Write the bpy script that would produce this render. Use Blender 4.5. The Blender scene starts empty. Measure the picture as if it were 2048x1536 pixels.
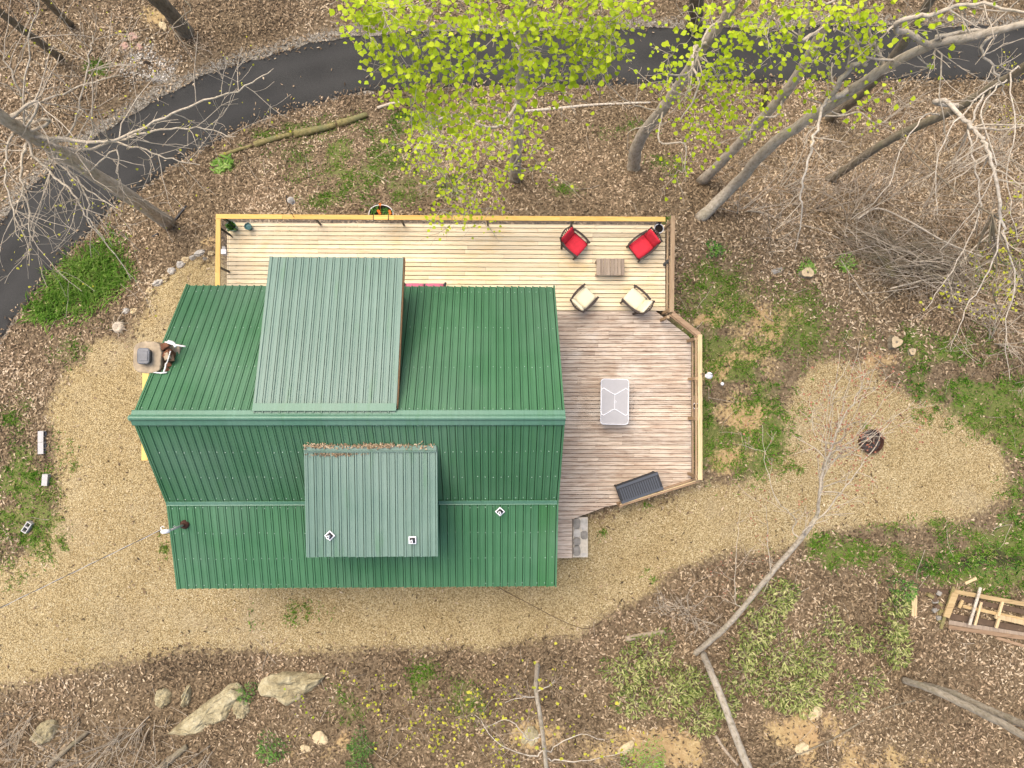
import bpy, math, random
import numpy as np
from mathutils import Vector, Matrix, Euler, noise as mnoise

# ------------------------------------------------------------------ camera, sky, sun, exposure
SC = bpy.context.scene
COL = SC.collection
HC = 23.75                      # camera height above the yard
F = 1400.0                      # focal length in photo pixels (2048 wide)
CAM_ROT = (0.0229, -0.0243, 0.0)
cd = bpy.data.cameras.new("camera"); cam = bpy.data.objects.new("camera", cd); COL.objects.link(cam)
cam.location = (0, 0, HC); cam.rotation_euler = CAM_ROT
cd.sensor_width = 36.0; cd.lens = F / 2048 * 36.0; cd.clip_start = 0.1; cd.clip_end = 2000
SC.camera = cam
SUN_EL, SUN_AZ = 64.0, 318.0    # azimuth the light comes from, clockwise from +Y
wd = bpy.data.worlds.new("World"); SC.world = wd; wd.use_nodes = True
nt = wd.node_tree; bg = nt.nodes["Background"]
sky = nt.nodes.new("ShaderNodeTexSky"); sky.sky_type = 'NISHITA'; sky.sun_disc = False
sky.sun_elevation = math.radians(SUN_EL); sky.sun_rotation = math.radians(SUN_AZ)
sky.altitude = 800; sky.air_density = 1.0; sky.dust_density = 10.0; sky.ozone_density = 0.0
nt.links.new(sky.outputs[0], bg.inputs[0]); bg.inputs[1].default_value = 0.15
sl = bpy.data.lights.new("sun", 'SUN'); sl.energy = 1.05; sl.angle = math.radians(45); sl.color = (1.0, 0.93, 0.80)
sun = bpy.data.objects.new("sun", sl); COL.objects.link(sun)
_a, _e = math.radians(SUN_AZ), math.radians(SUN_EL)
sd = Vector((math.sin(_a) * math.cos(_e), math.cos(_a) * math.cos(_e), math.sin(_e)))
sun.rotation_euler = (-sd).to_track_quat('-Z', 'Y').to_euler(); sun.location = sd * 60
SC.view_settings.view_transform = 'Standard'; SC.view_settings.look = 'None'
SC.view_settings.gamma = 1; SC.view_settings.use_curve_mapping = False
SC.view_settings.exposure = 0.90
SC.cycles.max_bounces = 6; SC.cycles.diffuse_bounces = 3; SC.cycles.glossy_bounces = 2
SC.cycles.transmission_bounces = 4; SC.cycles.transparent_max_bounces = 6
SC.cycles.use_denoising = True

RNG = np.random.default_rng(7)
random.seed(7)
_CR = np.array(Euler(CAM_ROT).to_matrix())

def P(px, py, z):
    """photo pixel (2048 wide) + height -> world point."""
    d = _CR @ np.array([(px - 1024) / F, -(py - 768) / F, -1.0])
    t = (z - HC) / d[2]
    return np.array([d[0] * t, d[1] * t, z])

# ------------------------------------------------------------------ noise
_NG = np.random.default_rng(3).random((256, 256))
def vnoise(x, y, s):
    x = np.asarray(x, float) * s + 57.3; y = np.asarray(y, float) * s + 91.7
    xi = np.floor(x).astype(int); yi = np.floor(y).astype(int)
    fx = x - xi; fy = y - yi
    fx = fx * fx * (3 - 2 * fx); fy = fy * fy * (3 - 2 * fy)
    a = _NG[xi & 255, yi & 255]; b = _NG[(xi + 1) & 255, yi & 255]
    c = _NG[xi & 255, (yi + 1) & 255]; d = _NG[(xi + 1) & 255, (yi + 1) & 255]
    return (a * (1 - fx) + b * fx) * (1 - fy) + (c * (1 - fx) + d * fx) * fy
def fbm(x, y, s, o=3):
    r = 0; w = 0
    for i in range(o):
        r = r + vnoise(x, y, s * 2 ** i) * 0.5 ** i; w += 0.5 ** i
    return r / w
def sstep(a, b, x):
    t = np.clip((x - a) / (b - a), 0, 1); return t * t * (3 - 2 * t)

# ------------------------------------------------------------------ terrain
def spline(pts, n=6):
    pts = [np.array(p, float) for p in pts]
    if len(pts) < 3:
        return np.array([pts[0] + (pts[-1] - pts[0]) * t for t in np.linspace(0, 1, n + 1)])
    q = [2 * pts[0] - pts[1]] + pts + [2 * pts[-1] - pts[-2]]
    out = []
    for i in range(1, len(q) - 2):
        p0, p1, p2, p3 = q[i - 1], q[i], q[i + 1], q[i + 2]
        for k in range(n):
            t = k / n
            out.append(0.5 * (2 * p1 + (p2 - p0) * t + (2 * p0 - 5 * p1 + 4 * p2 - p3) * t * t + (3 * p1 - p0 - 3 * p2 + p3) * t ** 3))
    out.append(pts[-1])
    return np.array(out)

ROADPX = [(2500, 112, -4.8), (2048, 106, -4.6), (1800, 106, -4.5), (1500, 110, -4.4), (1250, 113, -4.4), (1000, 117, -4.3), (850, 120, -4.2),
          (700, 131, -4.0), (585, 160, -3.75), (478, 192, -3.5), (342, 257, -3.1), (260, 311, -2.8), (191, 357, -2.5),
          (120, 420, -2.2), (61, 485, -2.0), (0, 552, -1.8), (-70, 650, -1.6), (-140, 790, -1.3)]
_rp = [P(*p) for p in ROADPX]
_rp = [_rp[0] + np.array([40, 0, -1.5])] + _rp + [_rp[-1] + np.array([-4, -12, 1.0]), _rp[-1] + np.array([-9, -40, 3.0])]
ROAD = spline(_rp, 6)
ROAD_S = np.concatenate([[0], np.cumsum(np.linalg.norm(np.diff(ROAD[:, :2], axis=0), axis=1))])
def road_hw(i):
    return 1.15 + 0.2 * min(max((-6 - ROAD[i, 0]) / 12, 0), 1)
def road_info(x, y):
    """distance to centreline, height of road there, side (+ = house side)"""
    x = np.asarray(x, float); y = np.asarray(y, float)
    best = np.full(x.shape, 1e9); zr = np.zeros(x.shape); side = np.zeros(x.shape); hw = np.zeros(x.shape)
    for i in range(len(ROAD) - 1):
        a, b = ROAD[i], ROAD[i + 1]
        d = b[:2] - a[:2]; L2 = d @ d
        t = np.clip(((x - a[0]) * d[0] + (y - a[1]) * d[1]) / L2, 0, 1)
        qx = a[0] + d[0] * t; qy = a[1] + d[1] * t
        dd = np.hypot(x - qx, y - qy); m = dd < best
        cr = d[0] * (y - a[1]) - d[1] * (x - a[0])
        best = np.where(m, dd, best); zr = np.where(m, a[2] + (b[2] - a[2]) * t, zr)
        side = np.where(m, np.sign(cr), side); hw = np.where(m, road_hw(i), hw)
    return best, zr, side, hw
def g(x, y):
    d, zr, s, hw = road_info(x, y)
    e = np.maximum(d - hw - 0.25, 0)
    k = sstep(0, 7.6, e)
    zin = zr * (1 - k)
    zout = zr - 0.05 * np.minimum(e, 60)
    z = np.where(s > 0, zin, zout)
    x = np.asarray(x, float); y = np.asarray(y, float)
    bank = sstep(-8.8, -13.5, y) * 1.3 + 0.10 * np.clip(-y - 13.5, 0, 160)
    bump = (fbm(x, y, 0.5, 3) - 0.5) * 0.28 * sstep(0.0, 1.5, e) * np.maximum(sstep(7.2, 9.0, y), sstep(-8.6, -10.5, y))
    east = -0.25 * sstep(11, 24, x) * sstep(-6, 6, y)
    return z + bank + bump + east * (s > 0) * k
_HX = np.arange(-30, 30.01, .25); _HY = np.arange(-22, 26.01, .25)
_hx, _hy = np.meshgrid(_HX, _HY)
_HZ = g(_hx.ravel(), _hy.ravel()).reshape(_hx.shape)
def g1(x, y):
    """height of the ground sheet at one point (bilinear)"""
    u = min(max((x + 30) / .25, 0), len(_HX) - 1.001); v = min(max((y + 22) / .25, 0), len(_HY) - 1.001)
    i, j = int(u), int(v); s, t = u - i, v - j
    return float((_HZ[j, i] * (1 - s) + _HZ[j, i + 1] * s) * (1 - t) + (_HZ[j + 1, i] * (1 - s) + _HZ[j + 1, i + 1] * s) * t)
def G(px, py, dz=0.0):
    z = 0.0
    for _ in range(14):
        p = P(px, py, z); z = z + 0.7 * (g1(p[0], p[1]) - z)
    p = P(px, py, z)
    return np.array([p[0], p[1], g1(p[0], p[1]) + dz])

def in_poly(x, y, poly):
    x = np.asarray(x); y = np.asarray(y); r = np.zeros(x.shape, bool); n = len(poly)
    for i in range(n):
        x0, y0 = poly[i][:2]; x1, y1 = poly[(i + 1) % n][:2]
        c = (y0 > y) != (y1 > y)
        with np.errstate(divide='ignore', invalid='ignore'):
            xx = (x1 - x0) * (y - y0) / (y1 - y0 + 1e-12) + x0
        r ^= c & (x < xx)
    return r
def poly_sd(x, y, poly):
    best = np.full(np.shape(x), 1e9)
    for i in range(len(poly)):
        a = np.array(poly[i][:2]); b = np.array(poly[(i + 1) % len(poly)][:2]); d = b - a
        t = np.clip(((x - a[0]) * d[0] + (y - a[1]) * d[1]) / (d @ d), 0, 1)
        best = np.minimum(best, np.hypot(x - a[0] - d[0] * t, y - a[1] - d[1] * t))
    return np.where(in_poly(x, y, poly), best, -best)

GRAVEL_PX = [(440, 505), (425, 520), (395, 512), (370, 525), (345, 542), (315, 565), (297, 592), (288, 622), (262, 642), (256, 682), (215, 675), (182, 690),
             (165, 720), (138, 738), (120, 770), (102, 800), (96, 832), (105, 870), (110, 910), (114, 960), (112, 1000), (104, 1060), (60, 1110), (0, 1130), (-250, 1170),
             (-250, 1420), (0, 1376), (90, 1357), (200, 1332), (350, 1310), (500, 1300), (650, 1310), (800, 1304), (950, 1298), (1060, 1290), (1150, 1276), (1200, 1240),
             (1260, 1205), (1330, 1165), (1372, 1137), (1450, 1112), (1520, 1102), (1600, 1087), (1660, 1062), (1760, 1052), (1860, 1052), (1950, 1030), (2012, 1000),
             (2020, 930), (1990, 885), (1940, 845), (1850, 803), (1790, 772), (1745, 732), (1680, 716), (1610, 735), (1582, 790), (1566, 850), (1575, 905), (1545, 945),
             (1480, 962), (1400, 968), (1240, 1018), (1180, 1032), (1100, 1040), (800, 800), (480, 560)]
GRAVEL = [G(*p) for p in GRAVEL_PX]
def gravel_sd(x, y):
    return poly_sd(x, y, GRAVEL) + (fbm(x, y, 1.3, 3) - 0.5) * 0.55

def blobs(x, y, L, rough=0.8):
    """soft patches given in photo pixels: (px, py, rx, ry, strength)"""
    r = np.zeros(np.shape(x))
    for (px, py, rx, ry, s) in L:
        c = G(px, py); k = (HC - c[2]) / F
        r = np.maximum(r, s * np.exp(-(((x - c[0]) / (rx * k)) ** 2 + ((y - c[1]) / (ry * k)) ** 2) * 1.1))
    return r * np.clip(0.15 + 2.6 * (fbm(x, y, rough * 1.7, 4) - 0.3), 0, 1.4)
GRASS_L = [(1440, 600, 50, 80, .9), (1490, 700, 80, 70, .9), (1470, 830, 90, 110, .8), (1960, 800, 110, 60, 1.0), (1900, 730, 90, 40, .8), (1960, 1120, 120, 40, 1.2), (1720, 1110, 110, 28, 1.0), (700, 310, 130, 70, .75), (760, 380, 90, 40, .9), (40, 1000, 80, 110, 1.0), (1460, 720, 120, 170, .75), (1500, 860, 90, 100, .7), (1600, 660, 120, 60, .5), (1930, 740, 130, 80, .7), (50, 930, 70, 70, .9), (50, 1050, 70, 60, 1), (110, 1075, 25, 40, .8), (30, 830, 40, 50, .4), (140, 700, 45, 35, .3), (190, 135, 22, 14, 1), (450, 335, 22, 12, 1), (540, 270, 30, 10, .9), (600, 255, 28, 12, 1),
           (490, 295, 20, 8, .7), (690, 260, 60, 30, .6), (760, 310, 70, 70, .7), (740, 380, 60, 50, .85), (650, 400, 60, 22, .8), (800, 240, 40, 30, .7), (620, 340, 30, 20, .35), (880, 360, 90, 50, .45),
           (1435, 640, 28, 28, 1.3), (1420, 560, 35, 40, .8), (1470, 660, 50, 50, .85), (1520, 690, 70, 50, .7), (1450, 780, 50, 50, .8), (1510, 770, 55, 60, .8), (1440, 900, 60, 50, .65),
           (1540, 880, 40, 55, 1.1), (1540, 930, 40, 22, 1), (1600, 600, 60, 40, .4), (1700, 680, 60, 40, .5), (1640, 660, 60, 40, .45), (1820, 690, 50, 35, .9), (1880, 700, 50, 35, .8), (1930, 760, 70, 50, 1), (2010, 800, 70, 60, 1.1),
           (1880, 790, 50, 35, .9), (2040, 870, 50, 50, 1), (2030, 1000, 40, 50, .8), (1950, 1080, 90, 30, 1.0), (2030, 1100, 60, 70, 1.1), (1850, 1040, 40, 14, .7), (1770, 1055, 40, 14, .7), (1680, 1110, 50, 22, 1.1),
           (1780, 1130, 60, 22, 1.0), (1900, 1140, 60, 25, 1), (1640, 1085, 40, 20, .9), (1990, 1160, 60, 40, .9), (850, 1360, 60, 40, .5), (930, 1400, 70, 50, .45), (700, 1400, 50, 40, .35), (1610, 540, 14, 8, 1.2), (1690, 530, 28, 14, 1.1), (1140, 380, 40, 25, .4),
           (1240, 260, 60, 30, .5), (1330, 330, 40, 40, .45), (600, 1225, 45, 22, .55), (520, 1235, 25, 20, .55), (145, 900, 14, 22, .8), (150, 930, 14, 10, .8), (330, 1100, 12, 30, .4), (1305, 1150, 14, 12, .8), (1205, 1070, 8, 20, .7), (1300, 1015, 12, 10, .7), (1340, 1130, 12, 14, .6), (1725, 855, 10, 8, .8), (1650, 985, 10, 8, .6), (1600, 940, 10, 8, .6), (1330, 440, 10, 10, .6), (2000, 540, 60, 60, .3), (200, 650, 30, 20, .4), (260, 560, 30, 30, .5)]
DIRT_L = [(1330, 1500, 110, 36, 1.5), (1620, 1480, 80, 50, 1.3), (1080, 1490, 90, 36, 1.2), (1760, 1520, 110, 24, 1.5), (630, 1490, 60, 34, 1.2), (1450, 740, 60, 60, .9), (1470, 740, 110, 200, .62), (1560, 640, 130, 60, .5), (1850, 730, 120, 60, .5), (1990, 1010, 60, 50, .5), (60, 990, 60, 110, .35), (700, 330, 120, 70, .3), (640, 1490, 45, 28, 1.1), (1300, 1490, 90, 30, 1.1), (1220, 1510, 50, 20, 1), (1640, 1470, 30, 35, 1), (1600, 1440, 40, 20, .9), (1720, 1530, 90, 18, 1.1), (1050, 1480, 60, 30, .9), (100, 1460, 40, 30, .6), (830, 1525, 20, 20, 1), (1470, 720, 70, 30, 1.1), (1490, 830, 50, 45, .9), (1550, 660, 40, 30, .7),
          (1460, 920, 50, 30, .9), (1760, 730, 60, 40, .8), (1790, 750, 40, 30, 1), (1700, 680, 50, 30, .6), (1520, 620, 40, 30, .5), (330, 440, 22, 16, .9), (420, 480, 25, 20, .8), (340, 30, 60, 35, .9), (1340, 1480, 50, 30, 1), (600, 1460, 30, 14, .7), (100, 935, 20, 25, .7), (1400, 640, 15, 14, 1), (2000, 560, 30, 40, .4)]
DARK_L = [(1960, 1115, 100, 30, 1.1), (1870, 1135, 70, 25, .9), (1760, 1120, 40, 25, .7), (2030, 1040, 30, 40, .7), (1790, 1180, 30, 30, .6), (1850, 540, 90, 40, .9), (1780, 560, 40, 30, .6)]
WHITE_L = [(300, 130, 46, 42, 2.2), (260, 140, 22, 16, 1.2), (330, 150, 25, 20, 1.2), (540, 225, 40, 10, .8), (620, 225, 30, 8, .8)]

def bulk(name, V, FQ, mat, tint=None, attrs=None, smooth=False):
    """one mesh from numpy arrays; FQ (n,k) faces of equal size"""
    V = np.asarray(V, np.float32); FQ = np.asarray(FQ, np.int32); n, k = FQ.shape
    me = bpy.data.meshes.new(name)
    me.vertices.add(len(V)); me.vertices.foreach_set("co", V.ravel())
    me.loops.add(n * k); me.loops.foreach_set("vertex_index", FQ.ravel())
    me.polygons.add(n); me.polygons.foreach_set("loop_start", np.arange(0, n * k, k, dtype=np.int32))
    if tint is not None:
        attrs = dict(attrs or {}); attrs['tint'] = tint
    for an, av in (attrs or {}).items():
        at = me.attributes.new(an, 'FLOAT', 'POINT'); at.data.foreach_set("value", np.asarray(av, np.float32))
    me.update(calc_edges=True); me.validate()
    if smooth: me.polygons.foreach_set("use_smooth", np.ones(n, bool))
    me.materials.append(mat)
    o = bpy.data.objects.new(name, me); COL.objects.link(o)
    return o
# ------------------------------------------------------------------ materials
class N:
    def __init__(s, name, rough=0.8, spec=0.3):
        s.m = bpy.data.materials.new(name); s.m.use_nodes = True; s.t = s.m.node_tree
        s.b = s.t.nodes["Principled BSDF"]; s.b.inputs["Roughness"].default_value = rough
        s.b.inputs["Specular IOR Level"].default_value = spec
    def n(s, typ, **kw):
        x = s.t.nodes.new(typ)
        for k, v in kw.items(): setattr(x, k, v)
        return x
    def l(s, a, b): s.t.links.new(a, b)
    def val(s, sock, v):
        if hasattr(v, 'is_output'): s.l(v, sock)
        else: sock.default_value = v
    def pos(s): return s.n("ShaderNodeNewGeometry").outputs["Position"]
    def rnd(s): return s.n("ShaderNodeObjectInfo").outputs["Random"]
    def attr(s, a): return s.n("ShaderNodeAttribute", attribute_name=a).outputs["Fac"]
    def map(s, v, sc=(1, 1, 1), loc=(0, 0, 0)):
        m = s.n("ShaderNodeMapping"); s.l(v, m.inputs[0]); s.val(m.inputs["Scale"], sc); s.val(m.inputs["Location"], loc); return m.outputs[0]
    def noise(s, v, sc=5, det=4, rough=.6, dist=0):
        m = s.n("ShaderNodeTexNoise"); s.l(v, m.inputs["Vector"]); m.inputs["Scale"].default_value = sc; m.inputs["Detail"].default_value = det
        m.inputs["Roughness"].default_value = rough; m.inputs["Distortion"].default_value = dist; return m.outputs["Fac"]
    def vor(s, v, sc=5, feat='F1', out="Distance"):
        m = s.n("ShaderNodeTexVoronoi", feature=feat); s.l(v, m.inputs["Vector"]); m.inputs["Scale"].default_value = sc; return m.outputs[out]
    def ramp(s, f, stops, interp='LINEAR'):
        r = s.n("ShaderNodeValToRGB"); s.l(f, r.inputs[0]); e = r.color_ramp; e.interpolation = interp
        while len(e.elements) < len(stops): e.elements.new(0.5)
        for el, (p, c) in zip(e.elements, stops): el.position = p; el.color = (*c, 1) if len(c) == 3 else c
        return r.outputs[0]
    def mix(s, f, a, b, mode='MIX'):
        m = s.n("ShaderNodeMix", data_type='RGBA', blend_type=mode); s.val(m.inputs[0], f)
        for i, v in ((6, a), (7, b)):
            if hasattr(v, 'is_output'): s.l(v, m.inputs[i])
            else: m.inputs[i].default_value = (*v, 1)
        return m.outputs[2]
    def math(s, op, a, b=0.0):
        m = s.n("ShaderNodeMath", operation=op); s.val(m.inputs[0], a); s.val(m.inputs[1], b); return m.outputs[0]
    def rng(s, v, a, b, c=0., d=1.):
        m = s.n("ShaderNodeMapRange"); s.val(m.inputs[0], v); m.inputs[1].default_value = a; m.inputs[2].default_value = b
        m.inputs[3].default_value = c; m.inputs[4].default_value = d; return m.outputs[0]
    def comb(s, x, y, z):
        m = s.n("ShaderNodeCombineXYZ"); s.val(m.inputs[0], x); s.val(m.inputs[1], y); s.val(m.inputs[2], z); return m.outputs[0]
    def col(s, c):
        s.val(s.b.inputs["Base Color"], c if hasattr(c, 'is_output') else (*c, 1)); return s
    def bump(s, h, st=.3, d=.02):
        m = s.n("ShaderNodeBump"); m.inputs["Strength"].default_value = st; m.inputs["Distance"].default_value = d
        s.l(h, m.inputs["Height"]); s.l(m.outputs[0], s.b.inputs["Normal"]); return s

def m_plain(name, c, rough=.7, var=.25, sc=6, bump=.0, spec=.3, metal=0.):
    x = N(name, rough, spec); x.b.inputs["Metallic"].default_value = metal
    f = x.noise(x.pos(), sc, 5, .65)
    a = tuple(v * (1 - var) for v in c); b = tuple(min(1, v * (1 + var)) for v in c)
    x.col(x.ramp(f, [(.25, a), (.75, b)]))
    if bump: x.bump(f, bump, .03)
    return x.m

def m_wood(name, light, mid, dark, axis='X', stain=None, rough=.75, hi=None, knots=True, blotch=.5, st=(.28, .45, .68), stain2=None):
    x = N(name, rough, .25); p = x.pos(); r = x.rnd()
    off = x.math('MULTIPLY', r, 37.0)
    sc = {'X': (1.0, 13, 13), 'Y': (13, 1.0, 13), 'Z': (13, 13, 1.0)}[axis]
    v = x.map(p, sc, x.comb(off, off, off))
    gr = x.noise(v, 1.6, 6, .65, .6)
    c = x.ramp(gr, [(st[0], dark), (st[1], mid), (st[2], light)])
    bl = x.noise(x.map(p, (1, 1.6, 1)), .9, 4, .6)
    c = x.mix(x.rng(bl, .42, .68, 0, blotch), c, mid)
    c = x.mix(.75, c, x.ramp(r, [(0, (.72, .70, .68)), (.5, (.95, .94, .92)), (1, (1.12, 1.1, 1.06))]), 'MULTIPLY')
    if stain is not None:
        st = x.noise(x.map(p, (1.0, 1.4, 1), (3, 8, 0)), .75, 4, .6, .5)
        c = x.mix(x.rng(st, .52, .72, 0, .6), c, stain)
    if stain2 is not None:
        s2 = x.noise(x.map(p, (.8, 2.2, 1), (13, 5, 0)), 1.1, 5, .65, .6)
        c = x.mix(x.rng(s2, .50, .74, 0, .75), c, stain2)
    if knots:
        vv = x.map(p, (1.3, 5.5, 1), x.comb(off, off, 0.0)) if axis == 'X' else x.map(p, (5.5, 1.3, 1), x.comb(off, off, 0.0))
        k = x.vor(vv, 1.3)
        c = x.mix(x.rng(k, .03, .085, .75, 0), c, tuple(v * .45 for v in dark))
    x.col(c); x.bump(gr, .25, .01)
    return x.m

def m_attr(name, stops, rough=.85, spec=.2, trans=0., var=True):
    x = N(name, rough, spec)
    c = x.ramp(x.attr('tint'), stops)
    if var:
        c = x.mix(.6, c, x.ramp(x.noise(x.pos(), .35, 3, .6), [(.3, (.76, .77, .68)), (.7, (1.12, 1.09, 1.08))]), 'MULTIPLY')
    x.col(c)
    if trans:
        tr = x.n("ShaderNodeBsdfTranslucent"); x.l(c, tr.inputs[0]); mx = x.n("ShaderNodeMixShader"); mx.inputs[0].default_value = trans
        x.l(x.b.outputs[0], mx.inputs[1]); x.l(tr.outputs[0], mx.inputs[2])
        x.l(mx.outputs[0], x.t.nodes["Material Output"].inputs[0])
    return x.m

def m_roof(name, c1, c2, rough=.42):
    x = N(name, rough, .4); p = x.pos()
    big = x.noise(p, .55, 4, .6); fine = x.noise(p, 60, 2, .6)
    c = x.ramp(big, [(.3, c1), (.72, c2)])
    c = x.mix(.35, c, x.ramp(fine, [(.3, (.82, .82, .82)), (.7, (1.15, 1.15, 1.15))]), 'MULTIPLY')
    c = x.mix(.5, c, x.ramp(x.rnd(), [(0, (.90, .92, .91)), (1, (1.07, 1.06, 1.06))]), 'MULTIPLY')
    stk = x.noise(x.map(p, (7, .22, .22)), 1.5, 5, .7)
    c = x.mix(.8, c, x.ramp(stk, [(.3, (.80, .83, .80)), (.7, (1.16, 1.13, 1.16))]), 'MULTIPLY')
    fad = x.noise(x.map(p, (1, 1, 1), (20, 3, 0)), .28, 3, .6)
    c = x.mix(x.rng(fad, .45, .75, 0, .22), c, (.22, .27, .24))
    spk = x.vor(x.map(p, (1, 1, 1)), 5.5)
    c = x.mix(x.rng(spk, .012, .03, .8, 0), c, (.62, .66, .55))
    alg = x.noise(x.map(p, (3.0, .5, .5)), 1.3, 4, .6)
    c = x.mix(x.rng(alg, .58, .8, 0, .45), c, (.05, .17, .05))
    x.col(c); x.val(x.b.inputs["Roughness"], x.rng(big, .3, .7, rough - .06, rough + .1))
    return x.m

M = {}
M['roof'] = m_roof("green_roof_paint", (.042, .136, .056), (.068, .178, .086))
M['roof_algae'] = m_roof("algae_green_roof_paint", (.035, .13, .038), (.05, .165, .06))
M['screw'] = m_plain("screw_head", (.34, .46, .38), .5)
M['roof_pale'] = m_roof("pale_green_roof_paint", (.112, .192, .148), (.158, .240, .192), .42)
M['roof_trim'] = m_roof("green_trim_paint", (.065, .17, .105), (.105, .22, .15), .38)
M['underlay'] = m_plain("seam_shade_underlay", (.006, .03, .014), .9)  # near-black green paints the rib shade lines seen in the panel gaps
M['new_wood'] = m_wood("new_pine", (.84, .74, .54), (.78, .65, .43), (.58, .43, .24), stain=(.72, .51, .23), blotch=.35)
M['rail_wood'] = m_wood("golden_rail", (.74, .50, .17), (.68, .43, .12), (.52, .29, .07), knots=False)
M['rail_wood_y'] = m_wood("golden_rail_y", (.74, .52, .19), (.68, .45, .14), (.52, .29, .07), axis='Y', knots=False)
M['old_wood'] = m_wood("weathered_deck", (.68, .59, .48), (.53, .43, .335), (.26, .18, .13), stain=(.72, .66, .57), blotch=.2, st=(.32, .48, .66), stain2=(.38, .26, .18))
M['old_rail'] = m_wood("weathered_rail", (.48, .36, .22), (.36, .25, .15), (.20, .13, .08), axis='Y', knots=False)
M['old_rail_x'] = m_wood("weathered_rail_x", (.40, .28, .18), (.30, .20, .12), (.17, .11, .07), knots=False)
M['pale_rail'] = m_wood("pale_rail", (.62, .49, .29), (.52, .39, .22), (.32, .21, .11), axis='Y', knots=False)
M['grey_slat'] = m_wood("grey_slat", (.42, .34, .26), (.30, .235, .175), (.15, .11, .08), axis='Y', knots=False)
M['tan_plank'] = m_wood("tan_plank", (.50, .38, .20), (.40, .285, .14), (.22, .14, .07), knots=False)
M['beam'] = m_plain("dark_beam", (.10, .065, .04), .85)
M['log_wall'] = m_wood("brown_wall", (.26, .16, .08), (.19, .11, .055), (.10, .055, .03), knots=False)
M['black'] = m_plain("black_metal", (.014, .013, .013), .45, spec=.5)
M['cable_grey'] = m_plain("dull_cable", (.16, .155, .15), .5, metal=.3)
M['steel'] = m_plain("steel_cable", (.42, .42, .44), .35, metal=.6)
M['white'] = m_plain("white_plastic", (.80, .80, .81), .45, var=.04)
M['table_grey'] = m_plain("grey_plastic_top", (.42, .41, .41), .7, var=.06, sc=3, spec=.1)
M['glass'] = N("window_glass", .08, .6).col((.05, .07, .08)).m
M['red'] = m_plain("red_cushion", (.60, .030, .048), .9, var=.14, sc=9, bump=.1)
M['pink'] = m_plain("faded_pink_cushion", (.50, .14, .21), .9, var=.12, sc=9)
M['cream'] = m_plain("cream_cushion", (.76, .68, .47), .9, var=.05, sc=9, bump=.1)
M['wicker'] = m_plain("dark_wicker", (.055, .038, .03), .6, var=.5, sc=70, bump=.3)
M['resin'] = m_plain("charcoal_resin", (.070, .079, .094), .6, var=.12, sc=12)
M['resin_dark'] = m_plain("dark_resin", (.03, .032, .036), .6, var=.1)
M['concrete'] = m_plain("concrete", (.44, .43, .41), .9, var=.15, sc=14, bump=.3)
M['stucco'] = m_plain("tan_stucco", (.37, .295, .20), .9, var=.45, sc=3.5, bump=.5)
M['brick'] = m_plain("rusty_brick", (.17, .075, .04), .9, var=.5, sc=9, bump=.3)
M['flash'] = m_plain("white_flashing", (.68, .67, .64), .45, var=.15)
M['cap_grey'] = m_plain("grey_flue_cap", (.10, .105, .115), .35, var=.4, sc=5, spec=.5)
M['rust'] = m_plain("rust", (.055, .024, .015), .85, var=.7, sc=14, bump=.3)
M['ash'] = m_plain("ash", (.055, .045, .042), .95, var=.7, sc=18, bump=.6)
M['terracotta'] = m_plain("terracotta", (.42, .19, .10), .85)
M['pot_green'] = m_plain("green_glazed_pot", (.14, .25, .21), .35)
M['pot_teal'] = m_plain("teal_pot", (.05, .15, .15), .4, var=.4)
M['soil'] = m_plain("potting_soil", (.03, .022, .016), .95, var=.5, sc=40, bump=.5)
M['orange'] = m_plain("orange_petal", (.72, .20, .03), .7)
M['coir'] = m_plain("coir_liner", (.24, .15, .08), .95, var=.4, sc=40, bump=.5)
M['stone'] = m_plain("grey_stone", (.255, .235, .20), .9, var=.4, sc=5, bump=.6)
M['stone_pale'] = m_plain("pale_stone", (.47, .44, .385), .9, var=.3, sc=6, bump=.5)
M['stone_tan'] = m_plain("tan_stone", (.50, .40, .24), .9, var=.25, sc=6, bump=.4)
M['stone_pink'] = m_plain("pink_stone", (.42, .27, .21), .9, var=.25, sc=6, bump=.4)
M['mortar'] = m_plain("mortar", (.52, .47, .38), .95, var=.2, sc=14, bump=.4)
def m_rock():
    x = N("mossy_rock", .92, .15); p = x.pos()
    f = x.noise(p, 2.2, 7, .68); f2 = x.noise(p, 9, 5, .7); st = x.noise(x.map(p, (1, 5, 3)), 2.4, 5, .65)
    c = x.ramp(f, [(.28, (.20, .16, .085)), (.5, (.40, .345, .21)), (.72, (.54, .485, .325))])
    c = x.mix(x.rng(f2, .5, .75, 0, .6), c, (.20, .175, .09))
    c = x.mix(x.rng(st, .60, .72, 0, .75), c, (.12, .09, .055))
    x.col(c); x.bump(x.math('ADD', f, f2), .9, .06); return x.m
M['rock'] = m_rock()
def m_bark(name, a, b, c, moss=0.25):
    x = N(name, .92, .15); p = x.pos()
    f = x.noise(x.map(p, (9, 9, 3.2)), 1.4, 6, .68); f2 = x.noise(p, 1.6, 4, .6)
    k = x.ramp(f, [(.27, c), (.48, b), (.72, a)])
    if moss: k = x.mix(x.rng(f2, .52, .68, 0, moss), k, (.15, .155, .075))
    x.col(k); x.bump(f, .6, .03); return x.m
M['bark'] = m_bark("grey_brown_bark", (.58, .51, .40), (.43, .37, .28), (.20, .165, .12))
M['bark_pale'] = m_bark("pale_bark", (.64, .58, .49), (.49, .43, .34), (.20, .165, .12), .12)
M['bark_dark'] = m_bark("dark_bark", (.30, .255, .18), (.21, .175, .12), (.10, .08, .058), .35)
M['twig'] = m_bark("grey_twig", (.56, .49, .385), (.44, .375, .285), (.24, .20, .15), .1)
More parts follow.
